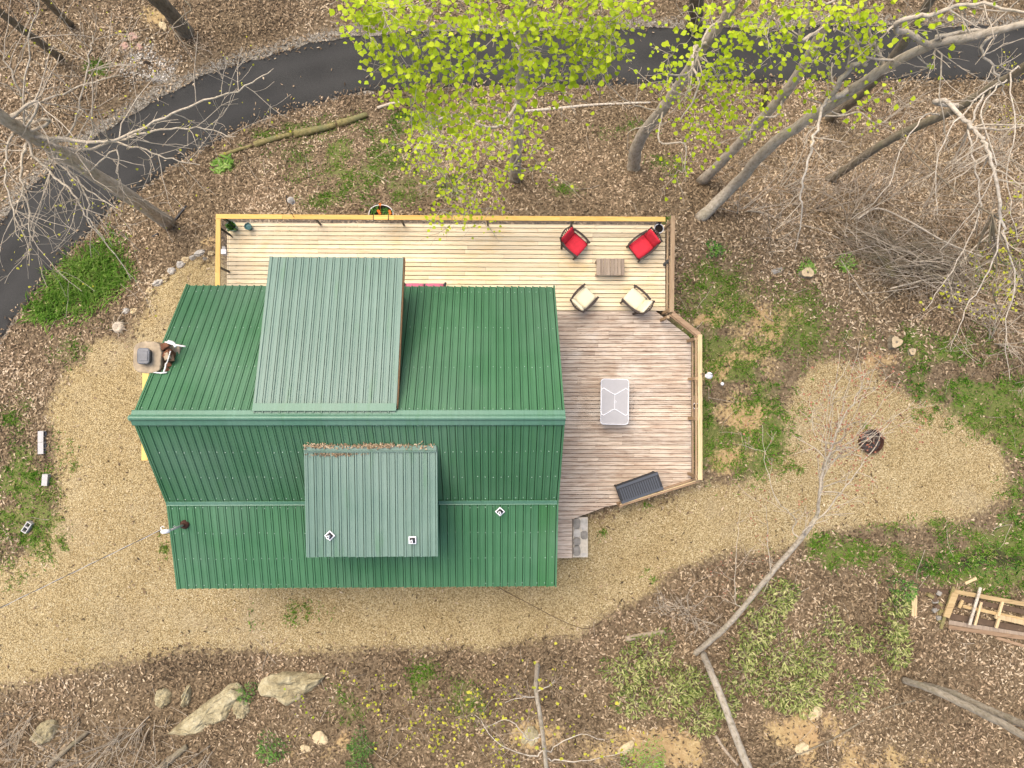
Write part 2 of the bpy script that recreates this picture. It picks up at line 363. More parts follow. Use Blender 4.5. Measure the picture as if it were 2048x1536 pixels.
M['twig_brown'] = m_bark("brown_twig", (.42, .345, .26), (.31, .25, .18), (.17, .135, .095), .1)
M['moss_log'] = m_bark("mossy_log", (.30, .24, .13), (.21, .18, .07), (.10, .085, .05), .9)
M['cut_wood'] = m_plain("cut_stump_face", (.46, .36, .22), .9, var=.25, sc=18, bump=.2)
M['lime'] = m_attr("lime_leaf", [(0, (.27, .40, .008)), (.5, (.42, .54, .014)), (1, (.56, .63, .04))], .6, .25, .30, False)
M['yellowleaf'] = m_attr("yellow_leaf", [(0, (.32, .36, .03)), (1, (.58, .54, .06))], .6, .3, .3, False)
M['redleaf'] = m_attr("red_bud", [(0, (.22, .075, .045)), (1, (.42, .19, .12))], .7, .2, .2, False)
M['litter'] = m_attr("dead_leaf", [(0, (.052, .035, .019)), (.2, (.110, .075, .043)), (.45, (.188, .132, .079)), (.65, (.275, .198, .122)), (.85, (.40, .30, .192)), (1, (.57, .46, .325))], .8, .25)
M['chip'] = m_attr("gravel_chip", [(0, (.15, .105, .048)), (.3, (.29, .215, .105)), (.65, (.40, .315, .165)), (1, (.56, .48, .31))], .85, .25)
M['grey_chip'] = m_attr("grey_chip", [(0, (.09, .078, .06)), (.5, (.24, .215, .175)), (1, (.62, .58, .52))], .85, .25)
M['grass'] = m_attr("grass_blade", [(0, (.05, .16, .012)), (.4, (.13, .31, .025)), (.72, (.23, .39, .045)), (.86, (.36, .36, .13)), (1, (.50, .42, .23))], .6, .3, .35)
M['lily'] = m_attr("lily_blade", [(0, (.13, .31, .04)), (.5, (.26, .47, .075)), (1, (.44, .58, .17))], .55, .35, .5, False)
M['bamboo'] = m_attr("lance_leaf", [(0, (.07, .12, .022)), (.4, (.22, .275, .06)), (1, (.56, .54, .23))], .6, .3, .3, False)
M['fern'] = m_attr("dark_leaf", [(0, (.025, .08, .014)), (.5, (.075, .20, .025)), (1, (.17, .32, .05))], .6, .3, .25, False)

def m_ground():
    x = N("forest_ground", .95, .1); p = x.pos()
    n1 = x.noise(p, .8, 5, .6); n2 = x.noise(p, 9, 6, .7); n3 = x.noise(p, 34, 4, .7); v1 = x.vor(p, 17, 'F1', 'Color'); v2 = x.vor(p, 42, 'F1', 'Color')
    sep = x.n("ShaderNodeSeparateColor"); x.l(v1, sep.inputs[0]); sep2 = x.n("ShaderNodeSeparateColor"); x.l(v2, sep2.inputs[0])
    soil = x.ramp(n2, [(.25, (.06, .043, .025)), (.5, (.13, .096, .058)), (.75, (.22, .17, .105))])
    soil = x.mix(.55, soil, x.ramp(sep.outputs[0], [(0, (.06, .041, .024)), (.5, (.155, .112, .068)), (1, (.29, .22, .14))]))
    dirt = x.ramp(n2, [(.25, (.20, .14, .065)), (.5, (.36, .26, .125)), (.75, (.48, .38, .21))])
    dirt = x.mix(x.rng(n1, .45, .7, 0, .5), dirt, (.36, .215, .115))
    grn = x.ramp(n3, [(.25, (.045, .075, .016)), (.5, (.12, .15, .038)), (.8, (.25, .24, .09))])
    grav = x.ramp(sep2.outputs[0], [(0, (.13, .09, .04)), (.5, (.33, .255, .125)), (1, (.49, .405, .235))])
    grav = x.mix(.55, grav, x.ramp(n1, [(.3, (.80, .74, .66)), (.7, (1.05, 1.06, 1.1))]), 'MULTIPLY')
    grav = x.mix(x.rng(x.noise(p, .33, 4, .6), .55, .75, 0, .5), grav, (.33, .28, .19))
    shou = x.ramp(sep2.outputs[1], [(0, (.08, .068, .05)), (.5, (.20, .175, .135)), (1, (.38, .345, .285))])
    c = x.mix(x.rng(x.math('ADD', x.attr('grass'), x.rng(n2, .3, .7, -.22, .22)), .22, .75, 0, .85), soil, grn)
    c = x.mix(x.rng(x.math('ADD', x.attr('dirt'), x.rng(n2, .3, .7, -.3, .3)), .3, .55), c, dirt)
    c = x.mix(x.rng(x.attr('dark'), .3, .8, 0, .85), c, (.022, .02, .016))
    c = x.mix(x.rng(x.math('ADD', x.attr('gravel'), x.rng(n2, .3, .7, -.28, .28)), -.12, .22), c, grav)
    sh = x.math('ADD', x.attr('shoulder'), x.rng(n2, .3, .7, -.35, .35))
    c = x.mix(x.rng(sh, .35, .6), c, shou)
    x.col(c); x.bump(x.math('ADD', n3, sep2.outputs[2]), .5, .025); return x.m
M['ground'] = m_ground()
def m_road():
    x = N("asphalt", .88, .25); p = x.pos()
    n1 = x.noise(p, .45, 4, .6); n2 = x.noise(p, 85, 3, .7); n3 = x.noise(p, 4, 5, .7)
    c = x.ramp(n2, [(.25, (.012, .0118, .0112)), (.5, (.036, .0355, .0335)), (.78, (.11, .108, .10))])
    c = x.mix(.6, c, x.ramp(n1, [(.3, (.52, .52, .51)), (.7, (1.12, 1.11, 1.08))]), 'MULTIPLY')
    e = x.attr('across')
    trk = x.rng(x.math('ABSOLUTE', x.math('SUBTRACT', x.math('ABSOLUTE', e), .45)), .05, .3, 1, 0)
    c = x.mix(x.math('MULTIPLY', trk, .35), c, (.055, .053, .050))
    c = x.mix(x.rng(x.math('ADD', x.math('ABSOLUTE', e), x.rng(n3, .3, .7, -.12, .12)), .90, 1.02), c, (.02, .018, .016))
    x.col(c); x.bump(n2, .5, .008); return x.m
M['road'] = m_road()

# ------------------------------------------------------------------ mesh builder
class MB:
    def __init__(s): s.v = []; s.f = []
    def add(s, V, Fs):
        b = len(s.v); s.v.extend([tuple(map(float, p)) for p in V]); s.f.extend([tuple(b + i for i in f) for f in Fs]); return s
    def hexa(s, p):   # 4 bottom ccw, 4 top ccw
        return s.add(p, [(3, 2, 1, 0), (4, 5, 6, 7), (0, 1, 5, 4), (1, 2, 6, 5), (2, 3, 7, 6), (3, 0, 4, 7)])
    def box(s, c, d, rz=0., R=None):
        hx, hy, hz = d[0] / 2, d[1] / 2, d[2] / 2
        q = [Vector(t) for t in ((-hx, -hy, -hz), (hx, -hy, -hz), (hx, hy, -hz), (-hx, hy, -hz), (-hx, -hy, hz), (hx, -hy, hz), (hx, hy, hz), (-hx, hy, hz))]
        R = R or Matrix.Rotation(rz, 3, 'Z')
        return s.hexa([R @ t + Vector(c) for t in q])
    def beam(s, a, b, w, h, up=(0, 0, 1)):
        a = Vector(a); b = Vector(b); d = (b - a).normalized(); sd_ = d.cross(Vector(up)).normalized(); u = sd_.cross(d)
        sd_ *= w / 2; u *= h / 2
        return s.hexa([a - sd_ - u, b - sd_ - u, b + sd_ - u, a + sd_ - u, a - sd_ + u, b - sd_ + u, b + sd_ + u, a + sd_ + u])
    def prism(s, poly, z0, z1):
        n = len(poly); V = [(p[0], p[1], z0) for p in poly] + [(p[0], p[1], z1) for p in poly]
        return s.add(V, [tuple(range(n - 1, -1, -1)), tuple(range(n, 2 * n))] + [(i, (i + 1) % n, n + (i + 1) % n, n + i) for i in range(n)])
    def tube(s, path, rad, n=6, cap=True):
        path = np.asarray(path, float); m = len(path)
        rad = np.full(m, rad) if np.isscalar(rad) else np.asarray(rad, float)
        T = np.gradient(path, axis=0); T /= np.linalg.norm(T, axis=1)[:, None] + 1e-9
        up = np.array([0, 0, 1.]) if abs(T[0][2]) < .9 else np.array([1., 0, 0])
        a = np.cross(T[0], up); a /= np.linalg.norm(a)
        V = []; ang = np.linspace(0, 2 * np.pi, n, endpoint=False)
        for i in range(m):
            a = a - T[i] * (a @ T[i]); a /= np.linalg.norm(a) + 1e-9; b = np.cross(T[i], a)
            V.extend(path[i] + rad[i] * (np.cos(t) * a + np.sin(t) * b) for t in ang)
        Fs = [(i * n + j, i * n + (j + 1) % n, (i + 1) * n + (j + 1) % n, (i + 1) * n + j) for i in range(m - 1) for j in range(n)]
        if cap: Fs += [tuple(range(n - 1, -1, -1)), tuple((m - 1) * n + j for j in range(n))]
        return s.add(V, Fs)
    def lathe(s, prof, c=(0, 0, 0), n=20):
        V = [(c[0] + r * math.cos(2 * math.pi * j / n), c[1] + r * math.sin(2 * math.pi * j / n), c[2] + z) for r, z in prof for j in range(n)]
        m = len(prof)
        Fs = [(i * n + j, i * n + (j + 1) % n, (i + 1) * n + (j + 1) % n, (i + 1) * n + j) for i in range(m - 1) for j in range(n)]
        if prof[-1][0] > 1e-4: Fs.append(tuple((m - 1) * n + j for j in range(n)))
        if prof[0][0] > 1e-4: Fs.append(tuple(range(n - 1, -1, -1)))
        return s.add(V, Fs)
    def extrude(s, prof, fn):
        """profile points mapped by fn(p, 0/1) to both ends"""
        n = len(prof); V = [fn(p, 0) for p in prof] + [fn(p, 1) for p in prof]
        return s.add(V, [(i, i + 1, n + i + 1, n + i) for i in range(n - 1)])
    def build(s, name, mat, parent=None, smooth=False, bevel=0., origin=None):
        me = bpy.data.meshes.new(name); V = s.v
        if origin is not None: V = [(p[0] - origin[0], p[1] - origin[1], p[2] - origin[2]) for p in V]
        me.from_pydata(V, [], s.f); me.update()
        me.materials.append(M[mat] if isinstance(mat, str) else mat)
        if smooth: me.polygons.foreach_set("use_smooth", [True] * len(me.polygons))
        o = bpy.data.objects.new(name, me); COL.objects.link(o)
        if origin is not None: o.location = origin
        if parent is not None:
            o.parent = parent
            pw = PW.get(parent.name)
            if pw is not None: o.matrix_parent_inverse = pw
        if bevel:
            md = o.modifiers.new("bevel", 'BEVEL'); md.width = bevel; md.segments = 2; md.limit_method = 'ANGLE'
        return o
PW = {}
def thing(name, label, cat, loc=(0, 0, 0), rz=0., group=None, world=False):
    """Empty at the thing's base; with world=True parts are built in world coordinates"""
    o = bpy.data.objects.new(name, None); COL.objects.link(o); o.location = loc; o.rotation_euler = (0, 0, rz); o.empty_display_size = .2
    tag(o, label, cat, group)
    if world: PW[o.name] = (Matrix.Translation(loc) @ Matrix.Rotation(rz, 4, 'Z')).inverted()
    return o
def tag(o, label, cat, group=None, kind=None):
    o['label'] = label; o['category'] = cat
    if group: o['group'] = group
    if kind: o['kind'] = kind
    return o
def piece(name, mesh, loc, scale, parent, rz=0.):
    o = bpy.data.objects.new(name, mesh); COL.objects.link(o); o.location = loc; o.scale = scale; o.rotation_euler = (0, 0, rz); o.parent = parent
    pw = PW.get(parent.name)
    if pw is not None: o.matrix_parent_inverse = pw
    return o

# ------------------------------------------------------------------ ground and road
def axis_pts(lo, hi, step, far):
    core = np.arange(lo, hi + 1e-6, step); e = np.array([1, 2.5, 5, 10, 20, 40, far, 220, 500, 900])
    return np.concatenate([lo - e[::-1], core, hi + e])
gx = axis_pts(-24, 24, .25, 90); gy = axis_pts(-17, 20, .25, 90)
XX, YY = np.meshgrid(gx, gy); fx, fy = XX.ravel(), YY.ravel()
gz = g(fx, fy)
nx, ny = len(gx), len(gy)
idx = np.arange(nx * ny).reshape(ny, nx)
FQ = np.stack([idx[:-1, :-1], idx[:-1, 1:], idx[1:, 1:], idx[1:, :-1]], -1).reshape(-1, 4)
rd, rz_, rs, rhw = road_info(fx, fy)
gravel_a = np.clip(gravel_sd(fx, fy), -1, 1)
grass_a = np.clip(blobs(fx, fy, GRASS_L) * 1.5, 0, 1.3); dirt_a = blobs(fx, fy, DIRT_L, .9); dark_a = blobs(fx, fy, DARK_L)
white_a = blobs(fx, fy, WHITE_L)
e_ = rd - rhw
sh = np.where(rs < 0, 1.0 - np.clip(e_ / .75, 0, 1), .7 - np.clip(e_ / .3, 0, 1)) ; sh = np.maximum(sh, white_a * .8)
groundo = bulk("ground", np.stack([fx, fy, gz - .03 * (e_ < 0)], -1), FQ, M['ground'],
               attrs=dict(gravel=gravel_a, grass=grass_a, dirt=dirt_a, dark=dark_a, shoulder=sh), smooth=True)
tag(groundo, "hillside woodland ground with soil, bare dirt and tan gravel yard", "ground", kind="structure")
# road strip
acr = np.linspace(-1, 1, 9); RV = []; RA = []
tang = np.gradient(ROAD[:, :2], axis=0); tang /= np.linalg.norm(tang, axis=1)[:, None]
for i in range(len(ROAD)):
    nrm = np.array([-tang[i][1], tang[i][0]]); w = road_hw(i)
    for a in acr:
        wob = w * a + (0.05 * math.sin(i * 1.7) + .04 * math.sin(i * .6 + a)) * (abs(a) == 1)
        RV.append((ROAD[i, 0] + nrm[0] * wob, ROAD[i, 1] + nrm[1] * wob, ROAD[i, 2] + .035 - .03 * a * a)); RA.append(a)
k = len(acr); ri = np.arange(len(ROAD) * k).reshape(-1, k)
RF = np.stack([ri[:-1, :-1], ri[1:, :-1], ri[1:, 1:], ri[:-1, 1:]], -1).reshape(-1, 4)[:, ::-1]
roado = bulk("road", RV, RF, M['road'], attrs=dict(across=RA), smooth=True)
tag(roado, "dark asphalt driveway curving past the house", "road", kind="structure")
# ------------------------------------------------------------------ house
XL, XR = -9.12, 1.77
RIDGE = (-.45, 5.85); EAVE_N = (3.39, 2.85); BREAK = (-2.87, 3.95); EAVE_S = (-5.42, 3.25)
DX0, DX1 = -6.12, -2.52; D_FRONT = (3.9, 4.55)
RX0, RX1 = -4.96, -1.56; R_TOP = (-1.23, 5.25); R_BOT = (-4.16, 4.95)
house = thing("house", "cabin with green ribbed metal roof and two paler green dormers", "house", (-3.6, -1.2, 0), world=True)
# walls with gables
wb = MB(); wx0, wx1, wyN, wyS = -8.8, 1.45, 2.93, -5.1
def zroof(y):
    if y >= RIDGE[0]: return RIDGE[1] + (EAVE_N[1] - RIDGE[1]) * (y - RIDGE[0]) / (EAVE_N[0] - RIDGE[0])
    if y >= BREAK[0]: return RIDGE[1] + (BREAK[1] - RIDGE[1]) * (y - RIDGE[0]) / (BREAK[0] - RIDGE[0])
    return BREAK[1] + (EAVE_S[1] - BREAK[1]) * (y - BREAK[0]) / (EAVE_S[0] - BREAK[0])
gp = [(wyN, -1.2), (wyS, -1.2), (wyS, zroof(wyS) - .15), (BREAK[0], zroof(BREAK[0]) - .15), (RIDGE[0], RIDGE[1] - .18), (wyN, zroof(wyN) - .15)]
n6 = len(gp)
wb.add([(wx0, y, z) for y, z in gp] + [(wx1, y, z) for y, z in gp],
       [tuple(range(n6)), tuple(range(2 * n6 - 1, n6 - 1, -1))] + [(i, n6 + i, n6 + (i + 1) % n6, (i + 1) % n6) for i in range(n6)])
wb.build("wall", 'log_wall', house)
for (x, yside, w, h, zc) in [(-7.6, wyN, 1.1, 1.1, 1.6), (-.9, wyN, 1.2, 1.1, 1.6), (-6.5, wyS, 1, 1, 1.6), (-1, wyS, 1, 1, 1.6)]:
    s = 1 if yside > 0 else -1
    fr = MB().box((x, yside + s * .03, zc), (w, .06, h)).build("window", 'white', house)
    MB().box((x, yside + s * .045, zc), (w - .14, .05, h - .14)).build("pane", 'glass', fr)
dr = MB().box((-4.3, wyN + .03, 1.47), (1.0, .06, 2.05)).build("door", 'rail_wood', house)
MB().box((-3.92, wyN + .09, 1.4), (.05, .06, .14)).build("handle", 'black', dr)
# roof planes
roof = MB()
def slab(mb, x0, x1, a, b, off0, off1):
    d = np.array([b[0] - a[0], b[1] - a[1]]); d /= np.linalg.norm(d); n = np.array([-d[1], d[0]]); n = n if n[1] > 0 else -n
    q = []
    for o in (off0, off1):
        for (x, p) in ((x0, a), (x1, a), (x1, b), (x0, b)): q.append((x, p[0] + n[0] * o, p[1] + n[1] * o))
    mb.hexa(q)
slab(roof, XL + .02, XR - .02, RIDGE, EAVE_N, -.13, -.026)
slab(roof, XL + .02, XR - .02, RIDGE, BREAK, -.13, -.026)
slab(roof, XL + .02, XR - .02, BREAK, EAVE_S, -.12, -.026)
slab(roof, DX0 + .02, DX1 - .02, (RIDGE[0] + .1, RIDGE[1] + .01), D_FRONT, -.13, -.026)
slab(roof, RX0 + .02, RX1 - .02, R_TOP, R_BOT, -.13, -.026)
roofo = roof.build("roof", 'underlay', house)
def panels(x0, x1, a, b, mat, pitch=.214, first=0.0, lift=0., ripple=False):
    d = np.array([b[0] - a[0], b[1] - a[1]]); d /= np.linalg.norm(d); n = np.array([-d[1], d[0]]); n = n if n[1] > 0 else -n
    cnt = max(1, round((x1 - x0) / pitch)); w = (x1 - x0) / cnt
    for i in range(cnt):
        xa = x0 + i * w
        jit = random.uniform(0, .012)
        e = (b[0] + d[0] * jit, b[1] + d[1] * jit)
        prof = [(0, -.02), (0, .0), (.010, .034), (.046, .034), (.058, .004), (w * .45, .002), (w * .5, .006), (w * .55, .002), (w - .016, .0), (w - .016, -.024)]
        m = MB().extrude(prof, lambda p, t: (xa + p[0], (a if t == 0 else e)[0] + n[0] * (p[1] + lift), (a if t == 0 else e)[1] + n[1] * (p[1] + lift)))
        m.build("roof_panel", mat, roofo)
RN = lambda t: (RIDGE[0] + (EAVE_N[0] - RIDGE[0]) * t, RIDGE[1] + (EAVE_N[1] - RIDGE[1]) * t)
panels(XL + .03, DX0, RN(.02), EAVE_N, 'roof')
panels(DX1 - .2, XR - .03, RN(.02), EAVE_N, 'roof')
panels(XL + .03, XR - .03, (RIDGE[0] - .05, RIDGE[1] - .04), BREAK, 'roof')
panels(XL + .03, XR - .53, (BREAK[0] - .06, BREAK[1] - .016), EAVE_S, 'roof')
panels(XR - .53, XR - .03, (BREAK[0] - .06, BREAK[1] - .016), EAVE_S, 'roof_algae', .25)
panels(DX0, DX1, (RIDGE[0] + .12, RIDGE[1] + .015), D_FRONT, 'roof_pale', .212)
panels(RX0, RX1, (R_TOP[0] - .08, R_TOP[1] - .01), R_BOT, 'roof_pale', .212)
# screw heads in rows, too small to pick apart: one part
sb = MB()
for (a_, b_, x0, x1, fr_) in ((RIDGE, EAVE_N, XL, DX0, (.06, .35, .65, .95)), (RIDGE, EAVE_N, DX1, XR, (.06, .35, .65, .95)), (RIDGE, BREAK, XL, XR, (.08, .38, .68, .95)), (BREAK, EAVE_S, XL, XR, (.06, .35, .65, .96))):
    for f_ in fr_:
        y_ = a_[0] + (b_[0] - a_[0]) * f_; z_ = a_[1] + (b_[1] - a_[1]) * f_
        for x_ in np.arange(x0 + .12, x1 - .05, .2131):
            if not (RX0 - .1 < x_ < RX1 + .1 and R_BOT[0] < y_ < R_TOP[0]) and random.random() < .8:
                sb.box((x_ + random.uniform(-.01, .01), y_ + random.uniform(-.02, .02), z_ + .012), (.02, .02, .012))
sb.build("screw_heads", 'screw', roofo)["kind"] = "stuff"
# ridge cap: flange, roll, flange
rp = [(-.20, -.135), (-.185, -.11), (-.085, -.045)] + [(-.07 * math.cos(t), -.03 + .085 * math.sin(t)) for t in np.linspace(0, math.pi, 9)] + [(.085, -.045), (.185, -.085), (.20, -.11)]
cap = MB().extrude([(p[0], p[1] + .07) for p in rp], lambda p, t: ((XL - .05, XR + .03)[t], RIDGE[0] + p[0], RIDGE[1] + p[1]))
cap.lathe([(0, -.02), (.07, -.02), (.085, .0), (.07, .02), (0, .02)], (XL - .04, RIDGE[0], RIDGE[1] + .05), 12)
cap.build("ridge_cap", 'roof_trim', roofo, smooth=False)
# dormer top flashing on the ridge side, break flashing, rear dormer head flashing
MB().box((-4.32, RIDGE[0] + .27, RIDGE[1] + .035), (DX1 - DX0 + .02, .2, .02), R=Matrix.Rotation(-.29, 3, 'X')).build("dormer_flashing", 'roof_trim', roofo)
for (x0, x1) in ((XL, RX0 + .02), (RX1 - .02, XR - .02)):
    MB().extrude([(.05, .05), (.035, .062), (-.05, .01), (-.07, .014), (-.075, 0)], lambda p, t: ((x0, x1)[t], BREAK[0] + p[0], BREAK[1] + p[1] + .03)).build("break_flashing", 'roof_trim', roofo)
MB().extrude([(.04, .06), (.03, .07), (-.09, .052), (-.1, .075), (-.115, .052), (-.14, .046), (-.145, .03)], lambda p, t: ((RX0 - .02, RX1 + .02)[t], R_TOP[0] + p[0], R_TOP[1] + p[1])).build("dormer_flashing", 'roof_pale', roofo)
# rakes and fascias
def rake(x, a, b, mat, w=.05, h=.16, dz=-.05, nm="rake_trim"):
    MB().beam((x, a[0], a[1] + dz), (x, b[0], b[1] + dz), w, h).build(nm, mat, roofo)
for x in (XL, XR):
    rake(x, RIDGE, EAVE_N, 'roof'); rake(x, RIDGE, BREAK, 'roof'); rake(x, BREAK, EAVE_S, 'roof')
rake(DX0 - .01, RIDGE, D_FRONT, 'roof_pale', .05, .15, -.05)
rake(DX1 + .015, (RIDGE[0] + .2, RIDGE[1] - .06), D_FRONT, 'log_wall', .05, .17, -.09)
rake(DX1 - .01, RIDGE, D_FRONT, 'roof_pale', .03, .09, -.01)
for x in (RX0 - .02, RX1 + .02): rake(x, R_TOP, R_BOT, 'roof_pale', .04, .12, -.04)
MB().box((-4.32, D_FRONT[0] - .03, D_FRONT[1] - .11), (DX1 - DX0, .04, .15)).build("fascia", 'log_wall', roofo)
MB().box(((RX0 + RX1) / 2, R_BOT[0] + .04, R_BOT[1] - .11), (RX1 - RX0, .04, .15)).build("fascia", 'roof', roofo)
for (y, z) in (EAVE_N, EAVE_S):
    MB().box(((XL + XR) / 2, y - math.copysign(.03, y), z - .12), (XR - XL - .1, .04, .15)).build("fascia", 'log_wall', roofo)
# dormer walls
dm = MB()
for x in (DX0 + .14, DX1 - .17):
    dm.prism([(0, 0)] * 3, 0, 0) if False else dm.add([(x, RIDGE[0] + .3, RIDGE[1] - .25), (x, 3.0, zroof(3.0) - .1), (x, 3.0, 4.68), (x + .04, RIDGE[0] + .3, RIDGE[1] - .25), (x + .04, 3.0, zroof(3.0) - .1), (x + .04, 3.0, 4.68)],
                      [(0, 1, 2), (5, 4, 3), (0, 3, 4, 1), (1, 4, 5, 2), (2, 5, 3, 0)])
dm.box((-4.33, 3.0, 3.7), (DX1 - DX0 - .3, .08, 1.9))
dmo = dm.build("dormer_wall", 'roof', house)
for x in (-5.3, -3.4):
    fr = MB().box((x, 3.06, 3.9), (.9, .06, .8)).build("window", 'white', dmo)
rm = MB()
for x in (RX0 + .14, RX1 - .18):
    rm.add([(x, R_TOP[0] - .1, R_TOP[1] - .2), (x, -3.9, zroof(-3.9) - .1), (x, -3.9, 4.86), (x + .04, R_TOP[0] - .1, R_TOP[1] - .2), (x + .04, -3.9, zroof(-3.9) - .1), (x + .04, -3.9, 4.86), (x, -2.87, zroof(-2.87) - .1), (x + .04, -2.87, zroof(-2.87) - .1)],
           [(0, 6, 1, 2), (5, 4, 7, 3), (0, 3, 7, 6), (6, 7, 4, 1), (1, 4, 5, 2), (2, 5, 3, 0)])
rm.box(((RX0 + RX1) / 2, -3.9, 4.22), (RX1 - RX0 - .3, .08, 1.25))
rmo = rm.build("dormer_wall", 'roof', house)
MB().box(((RX0 + RX1) / 2, -3.96, 4.35), (1.2, .06, .6)).build("window", 'white', rmo)
# vent pipes
def zr_dorm(y): return R_TOP[1] + (R_BOT[1] - R_TOP[1]) * (y - R_TOP[0]) / (R_BOT[0] - R_TOP[0])
def vent(px, py, rz, zf):
    p = P(px, py, 4.9)
    for _ in range(5): p = P(px, py, zf(p[1]) + .03)
    sl_ = math.atan((zf(p[1] + .1) - zf(p[1] - .1)) / .2); R = Matrix.Rotation(sl_, 3, 'X') @ Matrix.Rotation(rz, 3, 'Z')
    b = MB().box((p[0], p[1], p[2] + .022), (.205, .205, .025), R=R).build("vent_flashing", 'white', roofo, bevel=.01)
    b2 = MB().box((p[0], p[1], p[2] + .045), (.145, .145, .03), R=R).build("vent_boot", 'black', roofo, bevel=.01)
    v = MB().lathe([(.038, .0), (.042, .17), (.042, .19), (.026, .19), (.026, .1), (0, .1)], (p[0] - .012, p[1] - .012, p[2] + .03), 14)
    v.build("vent_pipe", 'white', roofo, smooth=False)
    MB().lathe([(.0255, 0), (0, .002)], (p[0] - .012, p[1] - .012, p[2] + .17), 12).build("vent_hole_shade", 'black', roofo)  # black disc paints the shade down the pipe bore
vent(660, 1071, math.pi / 4, zr_dorm); vent(825, 1080, 0, zr_dorm); vent(1000, 1023, math.pi / 4, zroof)
# mast with weatherhead
mp = P(369, 1049, 3.5)
for _ in range(5): mp = P(369, 1049, zroof(mp[1]) + .04)
mst = MB().tube([mp + np.array([0, 0, -.05]), mp + np.array([0, 0, .95])], .03, 10)
msto = mst.build("service_mast", 'concrete', house, smooth=True)
MB().lathe([(.13, 0), (.12, .03), (.06, .09), (.04, .14), (0, .14)], mp + np.array([0, 0, -.01]), 14).build("mast_boot", 'rust', msto)
mt = mp + np.array([0, 0, .95])
MB().tube([mt + np.array(t) for t in ((.0, 0, -.06), (0, 0, .04), (-.05, .0, .1), (-.13, -.01, .07), (-.17, -.02, .0))], [.04, .055, .06, .055, .045], 10).build("weatherhead", 'white', msto, smooth=True)
MB().tube([mp + np.array([.0, 0, .45]), mp + np.array([-.04, .05, .5]), mp + np.array([-.09, .03, .47])], .014, 6).build("bracket", 'steel', msto)
MB().tube([mt + np.array([-.16, 0, .02]), mt + np.array([-.22, .09, .0]), mt + np.array([-.17, .12, -.03]), mt + np.array([-.14, .08, -.05])], .012, 6).build("drip_loop", 'white', msto)
# chimney
ch = MB(); cz = 5.02
c00 = P(273, 746, cz); c11 = P(352, 683, cz)
CX0, CY0, CX1, CY1 = c00[0], c00[1], c11[0] - .1, c11[1]
ch.box(((CX0 + CX1) / 2, (CY0 + CY1) / 2, (cz - .5 - 1) / 2), (CX1 - CX0 - .06, CY1 - CY0 - .06, cz + 1 - .5))
cho = ch.build("chimney", 'stucco', house)
cw = MB(); 
def wob_poly(cx, cy, rx, ry, n=26, a=.03, pw=4):
    out = []
    for i in range(n):
        t = 2 * math.pi * i / n; c, s = math.cos(t), math.sin(t); r = (abs(c) ** pw + abs(s) ** pw) ** (-1 / pw) * (1 + random.uniform(-a, a))
        out.append((cx + rx * r * c, cy + ry * r * s))
    return out
cw.prism(wob_poly((CX0 * 1.6 + CX1 * .4) / 2 + .08, (CY0 + CY1) / 2, (CX1 - CX0) * .40, (CY1 - CY0) * .5, a=.035), cz - .55, cz)
cw.build("chimney_crown", 'stucco', cho, bevel=.03)
fc = MB(); fp = P(286, 712, cz + .2)
fc.prism(wob_poly(fp[0], fp[1], .165, .215, 28, 0, 6), cz + .12, cz + .2); fc.build("flue_cap", 'cap_grey', cho, bevel=.03)
fb = MB().prism(wob_poly(fp[0], fp[1], .135, .18, 28, 0, 6), cz - .02, cz + .121); fb.build("flue", 'resin_dark', cho)
MB().box((fp[0] + .02, fp[1] + .0, cz + .203), (.2, .26, .02)).build("flue_cap_plate", 'cap_grey', cho, bevel=.01)
for i in range(16):
    bx = random.uniform(.62, .92); by = random.uniform(.05, .95)
    MB().box((CX0 + (CX1 - CX0) * bx, CY0 + (CY1 - CY0) * by, cz - .2 + random.uniform(-.1, .12)), (random.uniform(.1, .22), random.uniform(.08, .2), random.uniform(.1, .25)),
             R=Euler((random.uniform(-.4, .4), random.uniform(-.4, .4), random.uniform(0, 3))).to_matrix()).build("broken_brick", ['brick', 'stucco', 'brick', 'beam'][i % 4], cho, bevel=.015)
for pts, w in ([[(330, 684), (351, 690), (371, 693)], .03], [[(336, 683), (346, 686), (352, 694)], .055], [[(305, 744), (320, 746), (334, 745)], .028], [[(332, 726), (330, 737), (327, 745)], .03], [[(341, 702), (337, 716), (333, 728)], .02]):
    MB().tube(spline([P(a, b, cz - .03) for a, b in pts], 4), w * .8, 6).build("torn_flashing", 'flash', cho, smooth=True)

# ------------------------------------------------------------------ decks
DZ = .45
_bx = MB().box((0, 0, 0), (1, 1, 1))
def board_mesh(mat, name):
    o = _bx.build(name, mat); me = o.data; bpy.data.objects.remove(o); return me
new_board = board_mesh('new_wood', 'pine_board')
d0 = P(454, 444, DZ); d1 = P(1331, 622, DZ)
NX0, NX1, NY1, NY0 = d0[0], d1[0], d0[1], d1[1]
deckN = thing("timber_deck", "pale new pine deck with golden cap rail and cable railing along the house front", "deck", ((NX0 + NX1) / 2, (NY0 + NY1) / 2, 0), world=True)
rows = 20; pit = (NY1 - NY0) / rows
def boards(parent, rowspec, mesh, th=.035, gap=.022, zt=DZ):
    for (y, xs, h) in rowspec:
        for a, b in zip(xs[:-1], xs[1:]):
            piece("deck_board", mesh, ((a + b) / 2, y + random.uniform(-.002, .002), zt - th / 2 + random.uniform(-.004, .003)), (b - a - .006, h - gap, th), parent)
spec = []
for i in range(rows):
    y = NY0 + (i + .5) * pit; xs = [NX0]
    x = NX0 + random.choice([2.4, 3.0, 3.7, 4.3])
    while x < NX1 - 1.2: xs.append(x); x += random.choice([3.05, 3.66, 4.27, 4.88])
    xs.append(NX1); spec.append((y, xs, pit))
boards(deckN, spec, new_board)
jo = MB()
